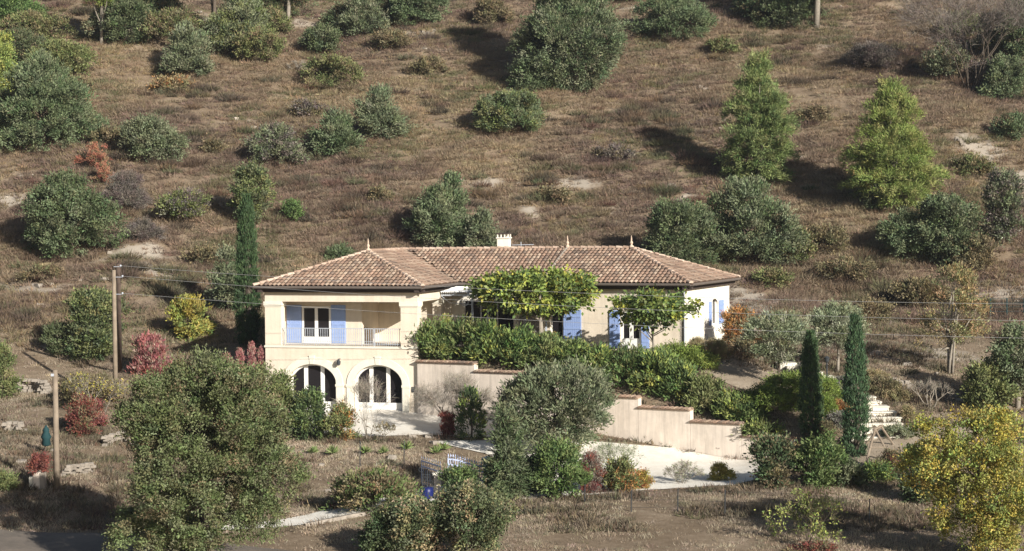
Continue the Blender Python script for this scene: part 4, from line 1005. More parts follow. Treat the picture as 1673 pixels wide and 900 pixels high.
plant('leafy', 1590, 290, 60, 30, 'olivegreen', 'hill_bush', 'small bush right of the broader yellow green pine', B, 'small brown bushes of the hillside', tip='brown', tipf=.4, gap=.25, cov=.8, parts=ft)
plant('leafy', 900, 330, 50, 20, 'brown', 'hill_bush', 'low brown bush above the middle of the roof ridge', B, 'small brown bushes of the hillside', tip='brown', tipf=.4, gap=.25, cov=.8, parts=ft)
plant('leafy', 330, 430, 60, 22, 'brown', 'hill_bush', 'flat brown bush left of the cypress tip', B, 'small brown bushes of the hillside', tip='brown', tipf=.4, gap=.25, cov=.8, parts=ft)
plant('leafy', 60, 460, 70, 22, 'brown', 'hill_bush', 'flat brown bush below the dark round oak', B, 'small brown bushes of the hillside', tip='brown', tipf=.4, gap=.25, cov=.8, parts=ft)
plant('leafy', 620, 330, 44, 18, 'brown', 'hill_bush', 'low brown bush left of the juniper above the roof', B, 'small brown bushes of the hillside', tip='brown', tipf=.4, gap=.25, cov=.8, parts=ft)
plant('leafy', 350, 250, 40, 18, 'brown', 'hill_bush', 'small brown bush right of the broad grey green bush', B, 'small brown bushes of the hillside', tip='brown', tipf=.4, gap=.25, cov=.8, parts=ft)
plant('leafy', 1420, 520, 100, 24, 'brown', 'hill_bush', 'brown scrub bush behind the right cypress tip', B, 'small brown bushes of the hillside', tip='brown', tipf=.4, gap=.25, cov=.8, parts=ft)
plant('leafy', 1260, 470, 70, 22, 'olivegreen', 'hill_bush', 'flat green bush right of the villa roof end', B, 'small brown bushes of the hillside', tip='brown', tipf=.4, gap=.25, cov=.8, parts=ft)
plant('leafy', 30, 100, 90, 50, 'oak', 'hill_bush', 'dark bush between the top left bush and the large left juniper', B, G1, tip='brown', tipf=.3, gap=.25, parts=ft)
plant('leafy', 190, 60, 90, 70, 'greyjun', 'hill_bush', 'grey bush behind the thin bare trunked pine', B, G1, tip='brown', tipf=.3, gap=.25, parts=ft)
plant('leafy', 420, 100, 90, 50, 'olivegreen', 'hill_bush', 'olive bush at the right foot of the broad grey green juniper', B, G1, tip='brown', tipf=.3, gap=.25, parts=ft)
plant('leafy', 260, 50, 70, 60, 'juniper', 'hill_bush', 'grey green bush left of the brownish olive one at the top', B, G1, tip='brown', tipf=.3, gap=.25, parts=ft)
plant('leafy', 455, 30, 110, 50, 'oak', 'hill_bush', 'dark bush at the foot of the yellow green pine at the top edge', B, G1, tip='brown', tipf=.3, gap=.25, parts=ft)
plant('leafy', 560, 52, 60, 40, 'juniper', 'hill_bush', 'grey green bush left of the small grey juniper at the top edge', B, G1, tip='brown', tipf=.3, gap=.25, parts=ft)
plant('leafy', 640, 30, 80, 44, 'oak', 'hill_bush', 'dark bush between the two bushes at the top edge left of centre', B, G1, tip='brown', tipf=.3, gap=.25, parts=ft)
plant('leafy', 1250, 30, 120, 44, 'dark', 'hill_bush', 'dark thicket in the shade at the top edge right of centre', B, G1, tip='brown', tipf=.3, gap=.25, parts=ft)
plant('leafy', 1545, 130, 70, 60, 'greyjun', 'hill_bush', 'thin grey green shrub at the left foot of the leafless tree', B, G1, tip='brown', tipf=.3, gap=.25, parts=ft)
plant('leafy', 1600, 140, 60, 36, 'purple', 'hill_bush', 'purplish scrub at the foot of the leafless tree', B, G1, tip='brown', tipf=.3, gap=.25, parts=ft)
plant('leafy', 1625, 90, 70, 70, 'oak', 'hill_bush', 'dark green bush between the leafless tree and the corner evergreen', B, G1, tip='brown', tipf=.3, gap=.25, parts=ft)
plant('leafy', 1650, 230, 60, 40, 'juniper', 'hill_bush', 'pale green bush at the right edge above the stone outcrop', B, G1, tip='brown', tipf=.3, gap=.25, parts=ft)
plant('leafy', 10, 215, 70, 70, 'oak', 'hill_bush', 'dark bush at the left edge below the large left juniper', B, G1, tip='brown', tipf=.3, gap=.25, parts=ft)
plant('leafy', 1300, 430, 70, 50, 'olivegreen', 'hill_bush', 'loose olive scrub at the right end of the roof thicket', B, G1, tip='brown', tipf=.3, gap=.25, parts=ft)
plant('leafy', 1600, 440, 80, 50, 'brown', 'hill_bush', 'brown scrub between the dark oak and the right edge', B, G1, tip='brown', tipf=.3, gap=.25, parts=ft)
plant('leafy', 1495, 500, 90, 40, 'brown', 'hill_bush', 'brown scrub behind the loose multi stemmed tree', B, G1, tip='brown', tipf=.3, gap=.25, parts=ft)
# mid left and around the house
plant('cypress', 405, 566, 40, 258, 'cypress', 'cypress', 'tall narrow cypress at the left corner of the villa', T, G4)
plant('juniper', 372, 512, 62, 112, 'greyjun', 'juniper', 'grey juniper behind and left of the tall villa cypress', T, G1, gap=.35, zb=.1)
plant('bushy', 150, 582, 118, 112, 'olivegreen', 'hill_bush', 'olive green bush left of the utility pole', B, G1, tip='oak', tipf=.4)
plant('bushy', 100, 580, 46, 50, 'oak', 'hill_bush', 'small dark bush at the left foot of the olive green one', B, G1)
plant('leafy', 312, 556, 64, 68, 'yellow', 'yellow_bush', 'bright yellow rounded bush on the slope left of the villa', B, tip='lime', tipf=.35)
plant('leafy', 3, 650, 50, 90, 'olivegreen', 'hill_bush', 'olive bush cut by the left edge above the stone ruin', B, G1)
plant('upright', 245, 612, 72, 66, 'pink', 'smoke_bush', 'pink red shrub left above the big foreground oak', B, ls=.7, tip='red', tipf=.4, gap=.2)
for a, h in ((372, 52), (393, 60), (412, 75), (428, 62)):
    plant('upright', a, 640, 17, h+14, 'pink', 'pink_shrub', {372: 'leftmost pink flower spike beside the wing', 393: 'second pink flower spike from the left beside the wing', 412: 'tallest pink flower spike beside the wing', 428: 'pink flower spike touching the wing wall'}[a], 'shrub', 'pink shrubs beside the wing', dep=92.5, ls=.55, top={372: 574, 393: 566, 412: 553, 428: 562}[a])
plant('leafy', 300, 640, 150, 60, 'olivegreen', 'garden_bush', 'yellowish green bush behind the top of the foreground oak', B, tip='brown', tipf=.3, dep=88)
plant('leafy', 132, 712, 52, 66, 'darkred', 'dark_red_shrub', 'dark red shrub right of the short wooden pole', B, tip='brown', tipf=.4, ls=.8)
plant('leafy', 158, 700, 30, 46, 'darkred', 'dark_red_shrub', 'crimson shrub beside the small yellow sapling', B, tip='red', tipf=.25, ls=.8)
plant('leafy', 150, 655, 90, 40, 'brown', 'brown_shrub', 'brown dry thicket below the utility pole', B, ls=.8)
bare(165, 690, 46, 80, 'yellow_sapling', 'thin sapling with few yellow leaves left of the foreground oak', T, 'grey', n0=3, depth=5, leafn=500, leafpal='yellow', r0=.04)
# front of the wing
plant('leafy', 508, 712, 60, 84, 'laurel', 'garden_bush', 'dark glossy bush in front of the left arch', B, tip='dark', tipf=.4, dep=85)
plant('leafy', 462, 700, 70, 110, 'olivegreen', 'garden_bush', 'sparse olive bush at the left corner of the wing', B, dep=86, gap=.3, ls=.9)
plant('leafy', 558, 716, 46, 58, 'olivegreen', 'garden_bush', 'small olive and rust bush between the two arches', B, tip='orange', tipf=.25, dep=84.5)
bare(600, 714, 30, 98, 'bare_sapling', 'thin leafless sapling in front of the right arch', T, 'grey', n0=5, depth=5, r0=.02, dep=84, spread=.25)
bare(624, 716, 30, 36, 'bare_shrub', 'small dry shrub right of the leafless sapling', B, 'brown', n0=5, depth=4, r0=.015, dep=84, leafn=150, leafpal='brown')
bare(740, 700, 84, 88, 'bare_shrub', 'wide leafless shrub against the first retaining wall section', B, 'grey', n0=9, depth=6, r0=.03, dep=86.5)
plant('upright', 731, 716, 26, 40, 'darkred', 'red_shrub', 'small rusty red shrub in front of the leafless one', B, dep=85, ls=.6, tip='red', tipf=.2)
plant('upright', 770, 728, 46, 84, 'dark', 'garden_bush', 'dark columnar evergreen bush at the retaining wall', B, dep=84.5, tip='lime', tipf=.22, zb=0, prof='col')
plant('juniper', 912, 762, 186, 158, 'greyjun', 'large_juniper', 'large silvery juniper with visible trunks beside the driveway', T, dep=81.5, prof='round', zb=.12, trunk=.14, lobes=34, lobe_r=.34, rc=.28, L=.22, Wl=.07)
plant('fir', 828, 818, 80, 158, 'oak', 'fir_tree', 'dark green fir with bare stem in front of the driveway', T, trunk=.09, tip='juniper', tipf=.5)
plant('leafy', 915, 814, 82, 96, 'laurel', 'garden_bush', 'glossy bright green laurel right of the fir', B, tip='green', tipf=.3, prof='round', zb=-.05)
plant('leafy', 868, 806, 50, 60, 'oak', 'garden_bush', 'dark bush between the fir and the glossy laurel', B)
plant('leafy', 966, 806, 48, 66, 'darkred', 'brown_shrub', 'russet brown shrub right of the glossy laurel', B, tip='grey', tipf=.5, Wl=.04, ls=.8)
plant('leafy', 1008, 806, 56, 60, 'olivegreen', 'garden_bush', 'green shrub with orange patches at the driveway edge', B, tip='orange', tipf=.3)
bare(1012, 790, 40, 72, 'bare_shrub', 'wispy grey green shrub rising behind the orange patched one', B, 'olive', n0=6, depth=5, r0=.015, leafn=350, leafpal='olive', leafL=.09)
plant('leafy', 1049, 800, 34, 30, 'yellow', 'yellow_shrub', 'small orange yellow shrub at the driveway edge', B, tip='orange', tipf=.4, ls=.7)
bare(1114, 792, 52, 40, 'bare_shrub', 'thin grey shrub on the driveway edge left of the yellow green one', B, 'grey', n0=8, depth=5, r0=.015, leafn=450, leafpal='olive', leafL=.08)
plant('leafy', 1175, 786, 36, 28, 'yellow', 'yellow_shrub', 'small yellow green shrub alone on the driveway edge', B, ls=.7)
plant('bushy', 1264, 797, 82, 78, 'dark', 'garden_bush', 'dark round bush with brownish top at the end of the retaining wall', B, tip='brown', tipf=.35, prof='round', zb=-.1)
plant('bushy', 1343, 796, 76, 88, 'laurel', 'garden_bush', 'rounded green bush in front of the middle cypress', B, prof='round', zb=-.1)
plant('leafy', 1388, 794, 46, 42, 'oak', 'garden_bush', 'low dark bush at the foot of the right cypress', B)
plant('leafy', 1432, 788, 46, 26, 'green', 'garden_bush', 'low bright green bush below the wooden swing frame', B, tip='lime', tipf=.4)
plant('leafy', 1450, 778, 40, 36, 'brown', 'brown_shrub', 'reddish brown dry shrub below the wooden swing frame', B, tip='darkred', tipf=.2, Wl=.04)
plant('cypress', 1324, 712, 36, 184, 'cypress', 'cypress', 'narrow cypress between the round bush and the stone steps', T, G4, dep=81)
plant('cypress', 1398, 748, 40, 242, 'cypress2', 'cypress', 'taller bluish cypress standing left of the white steps', T, G4)
plant('olivetree', 1271, 632, 98, 118, 'olive', 'olive_tree', 'olive tree with dark trunk on the terrace left of the cypresses', T, 'olive trees in the garden', trunk=.08)
plant('olivetree', 1368, 608, 90, 110, 'olive', 'olive_tree', 'olive tree standing behind the two right cypresses', T, 'olive trees in the garden', trunk=.07, bark='palebark')
plant('leafy', 1205, 574, 74, 62, 'orange', 'orange_shrub', 'orange autumn shrub at the right corner of the villa', B, tip='brown', tipf=.35, gap=.25, dep=93.5, ls=.8)
plant('upright', 1137, 585, 30, 30, 'straw', 'ornamental_grass', 'pale grass clump under the downpipe of the villa', 'grass clump', 'grass clumps along the end wall', ls=.7, Wl=.03)
plant('upright', 1172, 588, 40, 30, 'straw', 'ornamental_grass', 'pale grass clump in the middle of the end wall', 'grass clump', 'grass clumps along the end wall', ls=.7, Wl=.03)
plant('leafy', 1213, 584, 60, 22, 'brown', 'garden_bush', 'low dark brown bush in front of the orange autumn shrub', B)
plant('leafy', 1150, 602, 44, 18, 'lime', 'garden_bush', 'low bright yellow green mound on the terrace', B)
plant('bushy', 1300, 692, 165, 52, 'lawn', 'ground_cover_mound', 'large bright green clipped mound before the cypresses', B, dep=83.4, L=.10, Wl=.05, rc=.2, flatten=.8, lobes=30, tip='olivegreen', tipf=.15)
plant('bushy', 1218, 672, 60, 40, 'laurel', 'garden_bush', 'green bush at the left end of the clipped mound', B, dep=83)
for i, (a, b, w_, h, p, lb) in enumerate([
    (1357, 658, 44, 24, 'lavender', 'grey lavender cushion below the garden lamp'), (1374, 640, 42, 22, 'lavender', 'grey lavender cushion right behind the garden lamp'),
    (1372, 678, 30, 22, 'orange', 'golden brown cushion between the cypresses'), (1368, 700, 46, 24, 'lavender', 'pale grey cushion between the cypresses'),
    (1352, 686, 36, 40, 'lawn', 'bright green cushion right of the narrow cypress'), (1315, 618, 44, 22, 'lavender', 'grey cushion along the upper steps'),
    (1440, 645, 60, 26, 'brown', 'brownish cushion above the white steps'), (1466, 656, 40, 18, 'straw', 'tawny cushion at the upper right of the white steps'),
    (1484, 690, 30, 26, 'straw', 'tawny upright cushion right of the white steps'), (1466, 716, 44, 20, 'olive', 'grey green cushion at the foot of the white steps'),
    (1348, 716, 40, 26, 'brown', 'dark brown cushion left of the right cypress foot'), (1425, 626, 50, 18, 'straw', 'straw coloured cushion beside the low stone edging')]):
    plant('leafy', a, b, w_, h, p, 'garden_cushion', lb, 'plant', 'low cushion plants round the steps', ls=.6, parts=ft)
# hedge along the terrace
HD = [(712, 600, 62, 68, 'laurel', 90.3, 'leftmost hedge shrub, beside the wing'), (755, 603, 72, 67, 'laurel', 90, 'second hedge shrub from the wing, above the first wall step'),
      (800, 604, 74, 63, 'laurel', 89.5, 'hedge shrub above the second wall step'), (846, 612, 74, 60, 'green', 89, 'hedge shrub left below the small red bush'),
      (893, 620, 72, 54, 'laurel', 88.4, 'hedge shrub behind the top of the silvery juniper'), (938, 628, 70, 48, 'laurel', 88, 'tall hedge shrub below the blue shutter'),
      (985, 642, 74, 54, 'laurel', 87.2, 'hedge shrub above the third wall step'), (1030, 652, 74, 58, 'green', 86.6, 'hedge shrub under the small mulberry tree'),
      (1072, 660, 76, 60, 'laurel', 86, 'hedge shrub right of the mulberry trunk'), (1112, 668, 66, 60, 'green', 85.2, 'bright hedge shrub above the fifth wall step'),
      (1150, 684, 60, 54, 'olivegreen', 84.4, 'low hedge shrub with upright leaves above the sixth wall step'), (1196, 690, 62, 40, 'laurel', 83.6, 'pale green low hedge shrub near the wall end'),
      (1245, 708, 60, 26, 'olivegreen', 82.2, 'lowest hedge shrub at the end of the wall')]
for i, (a, b, w_, h, p, dp, lb) in enumerate(HD):
    plant('bushy', a, b, w_, h, p, 'hedge_shrub', lb, 'shrub', G3, dep=dp, tip=('lime', 'olivegreen', 'lime')[i % 3], tipf=.35, L=.24, Wl=.08, up_=.7, parts=ft)
plant('leafy', 1105, 622, 90, 34, 'lawn', 'garden_bush', 'smooth bright green mound behind the hedge on the terrace', B, dep=88, L=.12, Wl=.05)
plant('leafy', 855, 562, 46, 30, 'red', 'red_bush', 'small red leaved bush behind the hedge', B, dep=90.8, ls=.6)
plant('leafy', 890, 574, 66, 30, 'laurel', 'garden_bush', 'yellowish bush with pale leaves right of the red bush', B, dep=90.2, tip='yellow', tipf=.35, ls=.7)
plant('upright', 728, 560, 26, 66, 'lime', 'climbing_plant', 'yellowish climbing plant on the sunlit side of the porch', 'climber', dep=92.2, tip='straw', tipf=.5, gap=.6, ls=.7, cov=.5)
plant('upright', 702, 570, 20, 66, 'olivegreen', 'climbing_plant', 'sparse climbing plant against the corner column', 'climber', dep=90.4, tip='straw', tipf=.5, gap=.45, ls=.7)
# mulberries trained as umbrellas
plant('umbrella', 882, 574, 198, 128, 'mulb', 'mulberry_tree', 'wide flat trained mulberry tree in front of the courtyard', T, 'trained mulberries', dep=91.6, trunk=.14, bark='palebark', zb=.53, lobes=46, tip='laurel', tipf=.3, depth_ratio=.62)
plant('umbrella', 1066, 590, 122, 130, 'mulb', 'mulberry_tree', 'smaller flat trained mulberry in front of the french door', T, 'trained mulberries', dep=87.8, trunk=.07, bark='palebark', zb=.63, lobes=26, tip='laurel', tipf=.5)
# right side
plant('leafy', 1550, 612, 128, 185, 'weep', 'autumn_tree', 'loose multi stemmed tree with rusty and olive leaves on the right', T, prof='dome', zb=.25, gap=.7, multi=5, trunk=.12, bark='palebark', lobes=26, dens=.7, Wl=.06, cov=.8)
plant('oaktree', 1662, 668, 86, 140, 'greyjun', 'conifer', 'bluish green tree with pale trunk cut by the right edge', T, zb=.25, bark='palebark', trunk=.12, gap=.25, tip='juniper', tipf=.4)
plant('bushy', 1612, 668, 88, 78, 'olivegreen', 'garden_bush', 'olive green bush left of the bluish tree at the right edge', B)
bare(1519, 668, 50, 52, 'bare_tree', 'small white barked leafless tree right of the low stone edging', T, 'grey', n0=4, depth=5, r0=.05)
plant('bushy', 1500, 822, 66, 92, 'juniper', 'garden_bush', 'dark bluish bush left of the yellow tree', B, prof='round', zb=-.05, tip='dark', tipf=.4)
plant('oaktree', 1600, 925, 250, 262, 'yellow', 'yellow_tree', 'yellow autumn tree in the right foreground', T, dep=63, trunk=.12, tip='lime', tipf=.35, gap=.5, L=.115, Wl=.075, rc=.24, lobes=44, lobe_r=.3, dens=.85, cov=.85)
bare(1320, 886, 130, 84, 'sparse_sapling', 'thin sapling with scattered yellow green leaves on the lower bank', T, 'brown', n0=7, depth=5, r0=.02, leafn=1700, leafpal='lime', leafL=.10, spread=.5, mt='bark')
plant('leafy', 1330, 904, 80, 12, 'darkred', 'red_ground_shrub', 'low reddish brown shrub at the bottom edge right of centre', B, tip='brown', tipf=.5, ls=.6)
# left foreground
plant('oaktree', 336, 960, 348, 402, 'holm', 'holm_oak', 'big dark holm oak filling the left foreground', T, dep=60, trunk=.22, L=.11, Wl=.06, rc=.24, lobes=60, lobe_r=.30, tip='brown', tipf=.12, dens=1.05, cov=1.05, prof='dome', zb=.15, gap=.28)
plant('leafy', 305, 905, 112, 52, 'olivegreen', 'garden_bush', 'olive bush under the big holm oak at the bottom edge', B, dep=64.5)
plant('oaktree', 682, 940, 120, 100, 'oak', 'young_oak', 'left half of the olive tipped oak at the bottom centre', T, dep=63, L=.12, Wl=.07, rc=.24, lobes=26, tip='straw', tipf=.22, lobe_r=.36)
plant('oaktree', 776, 940, 132, 134, 'oak', 'young_oak', 'right half of the olive tipped oak at the bottom centre', T, dep=62.5, L=.12, Wl=.07, rc=.24, lobes=26, tip='straw', tipf=.28, lobe_r=.36)
plant('oaktree', 632, 930, 88, 78, 'dark', 'young_oak', 'small dark oak left of the olive tipped pair at the bottom', T, dep=63.5, L=.12, Wl=.07, rc=.24, lobes=14, tip='oak', tipf=.4)
plant('bushy', 754, 828, 62, 50, 'laurel', 'garden_bush', 'dark green clipped bush in front of the gate', B, tip='dark', tipf=.3, prof='round', zb=-.1, dep=73)
plant('leafy', 612, 836, 138, 66, 'brown', 'garden_bush', 'wide brown and green bush left of the gate', B, tip='laurel', tipf=.4, gap=.15)
plant('leafy', 10, 800, 36, 26, 'olivegreen', 'garden_bush', 'small green bush at the left edge below the ruin', B)
# yuccas
def yucca(px, py, wpx, label, pl='yucca', n=60):
    global NPL; NPL += 1
    rs = np.random.default_rng(NPL); b = ground(px, py); r_ = wpx/pxm(b.y)/2
    a = rs.random(n)*6.283; e = rs.random(n)*1.25+.1; D = np.stack([np.cos(a)*np.cos(e), np.sin(a)*np.cos(e), np.sin(e)], 1)
    P = np.tile(np.array(b)+np.array([0, 0, .08]), (n, 1)); V = leaves(P, D, r_*(.8+.35*rs.random(n)), np.full(n, .055), False, rs)
    o = fastmesh('yucca', V, 4, M['leaf'], None, pal(rs, n, PAL[pl])); props(o, label, 'plant', 'yuccas on the bank below the wing')
YL = ['first yucca from the left on the bank below the wing', 'second yucca from the left on the bank below the wing', 'pale yucca just left of the middle of the bank', 'small yucca in the middle of the bank', 'tall yucca in front of the pale terrace', 'large green yucca left above the gate', 'bushy green yucca next to the large one above the gate']
for (a, b, w_), l_ in zip([(512, 742, 26), (544, 744, 32), (598, 742, 30), (627, 742, 26), (664, 736, 30), (712, 744, 28), (724, 738, 30)], YL): yucca(a, b, w_, l_)
yucca(543, 834, 24, 'dark red yucca beside the pale gravel track', 'yucca2', 40)
# ---------------------------------------------------------------- poles and cables
PB = ground(189, 650); PB2 = ground(196, 607)
up_ = thing('utility_pole', 'weathered utility pole with a dark strut beside the foreground oak', 'utility pole', PB)
zt1 = at(189, 441, PB.y).z; zt2 = at(193, 432, PB.y+.3).z
mb = MB(); mb.tube([PB-Vector((0, 0, .4)), Vector((PB.x, PB.y, zt1))], [.13, .09], 10); mb.build('pole', M['wood'], up_, True)
tp = Vector((PB.x+.14, PB.y+.35, zt2)); mb = MB(); mb.tube([Vector((PB2.x, PB2.y, PB2.z-.3)), tp], [.13, .10], 10); mb.build('strut', M['darkwood'], up_, True)
ends = []
for (a, b), (c, d) in (((197, 434), (2060, 497)), ((200, 451), (2060, 527)), ((200, 479), (2060, 558))):
    ends.append((at(a, b, PB.y-.1), at(c, d, 80)))
for p, q in ends:
    m2 = MB(); m2.tube([Vector((PB.x, PB.y, p.z-.05)), p-Vector((0, 0, .05))], .02, 5); m2.lathe(p-Vector((0, 0, .05)), [(.02, 0), (.05, .03), (.05, .07), (.02, .1)], 8); m2.build('insulator', M['iron'], up_)
QL = ['uppermost power cable crossing in front of the villa', 'middle power cable crossing in front of the villa', 'lowest power cable crossing in front of the villa']
for i, (p, q) in enumerate(ends):
    n = 40; pts = [p.lerp(q, t/n)-Vector((0, 0, (1.75 if i < 2 else 1.5)*4*(t/n)*(1-t/n)*(.32))) for t in range(n+1)]
    m2 = MB(); m2.tube(pts, .008, 5); props(m2.build('power_cable', M['wire']), QL[i], 'cable', 'power cables')
q = ends[0][1]; up2 = thing('utility_pole', 'utility pole far out on the right carrying the cables', 'utility pole', (q.x, q.y, gz(q.x, q.y)))
mb = MB(); mb.tube([(q.x, q.y, gz(q.x, q.y)-.4), (q.x, q.y, q.z+.4)], [.14, .09], 10); mb.build('pole', M['wood'], up2, True)
b = ground(93, 799); mb = MB(); mb.tube([b-Vector((0, 0, .3)), Vector((b.x, b.y, at(93, 604, b.y).z))], [.13, .095], 12); s = thing('wooden_post', 'short pale wooden pole on the left in front of the ruin', 'pole', b)
mb.build('shaft', M['wood'], s, True); mb = MB(); z = at(93, 612, b.y).z
mb.box(lambda a, d, h: Vector((b.x+a, b.y+d, h)), -.13, -.02, -.16, -.10, z-.05, z+.05); mb.build('bracket', M['iron'], s)
# ---------------------------------------------------------------- lamp, swing, steps, edging
b = ground(1351, 636); lp = thing('garden_lamp', 'slim dark garden lamp between the two right cypresses', 'lamp', b); zt_ = at(1351, 584, b.y).z
mb = MB(); mb.tube([b-Vector((0, 0, .2)), Vector((b.x, b.y, zt_-.2))], .035, 8); mb.build('post', M['darkiron'], lp)
mb = MB(); mb.lathe((b.x, b.y, zt_-.22), [(.04, 0), (.10, .03), (.13, .2), (.15, .21), (.02, .3)], 10); mb.build('lamp_head', M['darkiron'], lp)
b = ground(1434, 748); sw = thing('swing_frame', 'grey wooden A shaped swing frame below the white steps', 'swing frame', b)
zt_ = at(1436, 700, b.y).z
def lg(x0, y0, x1, y1, name='leg', r_=.05):
    m2 = MB(); z0 = gz(b.x+x0, b.y+y0); m2.tube([Vector((b.x+x0, b.y+y0, z0-.1)), Vector((b.x+x1, b.y+y1, zt_))], [r_, r_*.9], 6); m2.build(name, M['wood'], sw)
lg(-.75, -.9, -.15, -.2); lg(.55, -.75, -.15, -.2); lg(-.55, 1.2, .32, .9); lg(1.0, 1.2, .32, .9)
mb = MB(); mb.tube([Vector((b.x-.27, b.y-.45, zt_)), Vector((b.x+.42, b.y+1.1, zt_))], .055, 6); mb.build('top_bar', M['wood'], sw)
mb = MB(); mb.tube([Vector((b.x-.45, b.y-.55, zt_-.75)), Vector((b.x+.2, b.y-.5, zt_-.75))], .03, 6); mb.build('cross_bar', M['wood'], sw)
st = thing('stone_steps', 'pale stone steps climbing right of the tallest right cypress', 'steps', ground(1440, 712))
SP = [(1398, 1462, 716), (1408, 1470, 704), (1409, 1474, 694), (1411, 1472, 684), (1413, 1464, 675), (1414, 1452, 666), (1415, 1440, 658), (1414, 1431, 650)]
p0 = ground(1440, 722); D0 = p0.y
for i, (a, b_, y) in enumerate(SP):
    # tread i: its front edge lies on sight line y, each 0.38 m further back
    d = D0+.2+i*.62; L_, R_ = at(a-14, y, d), at(b_, y, d); z = (L_.z+R_.z)/2
    def F(s, dd, h): return L_+(R_-L_)*s+Vector((0, dd, 0))+Vector((0, 0, h-((R_-L_)*s).z))
    mb = MB(); mb.box(F, 0, 1, 0, .85, -.5, -.005); mb.build('riser', M['step'], st); mb = MB(); mb.box(F, -.02, 1.02, -.05, .82, 0, .05); mb.build('tread', M['step'], st)
st2 = thing('upper_steps', 'pale stone steps along the upper path between olive tree and cypress', 'steps', ground(1320, 625))
for i, (a, b_, y) in enumerate([(1268, 1300, 601), (1284, 1312, 606), (1298, 1326, 612), (1314, 1342, 617), (1332, 1362, 623), (1350, 1376, 630)]):
    p, q = ground(a, y), ground(b_, y)
    def F(s, dd, h): return p.lerp(q, s)+Vector((0, dd, h))
    mb = MB(); mb.box(F, 0, 1, -.5, .45, -.3, .24); mb.build('tread', M['step'], st2)
def stonerow(name, pts, h, w_, label, cat, s=.22, seed=3):
    rs = np.random.default_rng(seed); mb = MB(); cube = [(-1,-1,-1),(1,-1,-1),(1,1,-1),(-1,1,-1),(-.85,-.85,.9),(.85,-.9,.85),(.9,.8,.9),(-.8,.9,.85)]
    fs = [[0,3,2,1],[4,5,6,7],[0,1,5,4],[1,2,6,5],[2,3,7,6],[3,0,4,7]]
    P = [ground(*p) for p in pts]
    for a, b_ in zip(P[:-1], P[1:]):
        L_ = (b_-a).length; n = max(1, int(L_/(s*1.5)))
        for i in range(n):
            c = a.lerp(b_, (i+.5)/n); c.z = gz(c.x, c.y)
            for k in range(max(1, int(h/(s*.9)))):
                v = []
                o = Vector((rs.normal(0, .05), rs.normal(0, w_*.3), s*.4+k*s*.9))
                for q in cube: v.append(c+o+Vector((q[0]*s*.8*(.8+.4*rs.random()), q[1]*s*.7, q[2]*s*.5*(.8+.4*rs.random()))))
                mb.add(v, fs)
    return props(mb.build(name, M['rock']), label, cat)
stonerow('stone_edging', [(1412, 612), (1430, 620), (1450, 628), (1470, 634), (1490, 638)], .42, .15, 'low dry stone edging curving above the white steps', 'stone wall', .14)
stonerow('dry_stone_wall', [(8, 642), (30, 640), (55, 640), (80, 644)], .7, .4, 'ruined dry stone wall on the left above the grass slope', 'stone wall', .15, 5)
stonerow('dry_stone_wall', [(2, 706), (20, 702), (40, 708)], .5, .4, 'collapsed stone heap at the left edge below the ruined wall', 'stone wall', .15, 6)
stonerow('field_stones', [(105, 778), (125, 776), (150, 772)], .5, .4, 'grey stones lying right of the short pole', 'stones', .12, 8)
stonerow('boulders', [(170, 730), (200, 722), (225, 728)], .5, .5, 'pale boulders behind the left side of the holm oak', 'stones', .13, 9)
stonerow('hillside_steps', [(1562, 230), (1570, 236), (1578, 246)], .5, .5, 'pale stone outcrop like steps on the upper right hillside', 'stones', .2, 10)
# kerb along the gravel track
P = [ground(500, 862), ground(560, 850), ground(620, 840), ground(660, 832), ground(702, 825)]
mb = MB()
for a, b_ in zip(P[:-1], P[1:]):
    n = 4
    for i in range(n):
        p, q = a.lerp(b_, i/n), a.lerp(b_, (i+1)/n); p.z = gz(p.x, p.y); q.z = gz(q.x, q.y)
        def F(s, dd, h): return p.lerp(q, s)+Vector((0, dd, h))
        mb.box(F, 0, 1, -.12, .12, -.3, .13)
props(mb.build('track_kerb', M['rock']), 'pale low kerb along the gravel track left of the gate', 'kerb')
# ---------------------------------------------------------------- gate
gd = 74.4
def gp(px, py, d=gd): return at(px, py, d)
gt = thing('driveway_gate', 'blue grey iron double gate with spiked curved top', 'gate', gp(740, 815))
def leaf(x0, x1, top0, top1, bot, d0, d1, n, label):
    mb = MB(); zb_ = gp(x0, bot, d0).z; L_ = gp(x0, bot, d0); R_ = gp(x1, bot, d1); L_.z = R_.z = 0
    z0_, z1_ = gp(x0, top0, d0).z, gp(x1, top1, d1).z
    def F(s, dd, h): return L_.lerp(R_, s)+Vector((0, dd, h))
    def zt__(s): k = s*s*(3-2*s); return z0_*(1-k)+z1_*k
    w1 = 1/(L_-R_).length
    for i in range(n+1):
        s = i/n; mb.box(F, s-.013*w1, s+.013*w1, -.012, .012, zb_+.05, zt__(s)+.12); mb.add([F(s-.035*w1, 0, zt__(s)+.12), F(s+.035*w1, 0, zt__(s)+.12), F(s, .02, zt__(s)+.24), F(s, -.02, zt__(s)+.13)], [[0, 1, 2], [0, 3, 1], [0, 2, 3], [1, 3, 2]])
    for i in range(n):
        a, b2 = i/n, (i+1)/n
        for off in (0, -.22): mb.prism(F, [(a, zt__(a)+off-.03), (b2, zt__(b2)+off-.03), (b2, zt__(b2)+off+.03), (a, zt__(a)+off+.03)], -.02, .02)
    for s in (0, 1): mb.box(F, s-.03*w1, s+.03*w1, -.03, .03, zb_+.02, zt__(s)+.05)
    mb.box(F, 0, 1, -.018, .018, zb_+.05, zb_+.13); mb.box(F, 0, 1, -.018, .018, zb_+.5, zb_+.55)
    mb.build('gate_leaf', M['gate'], gt, label=label)
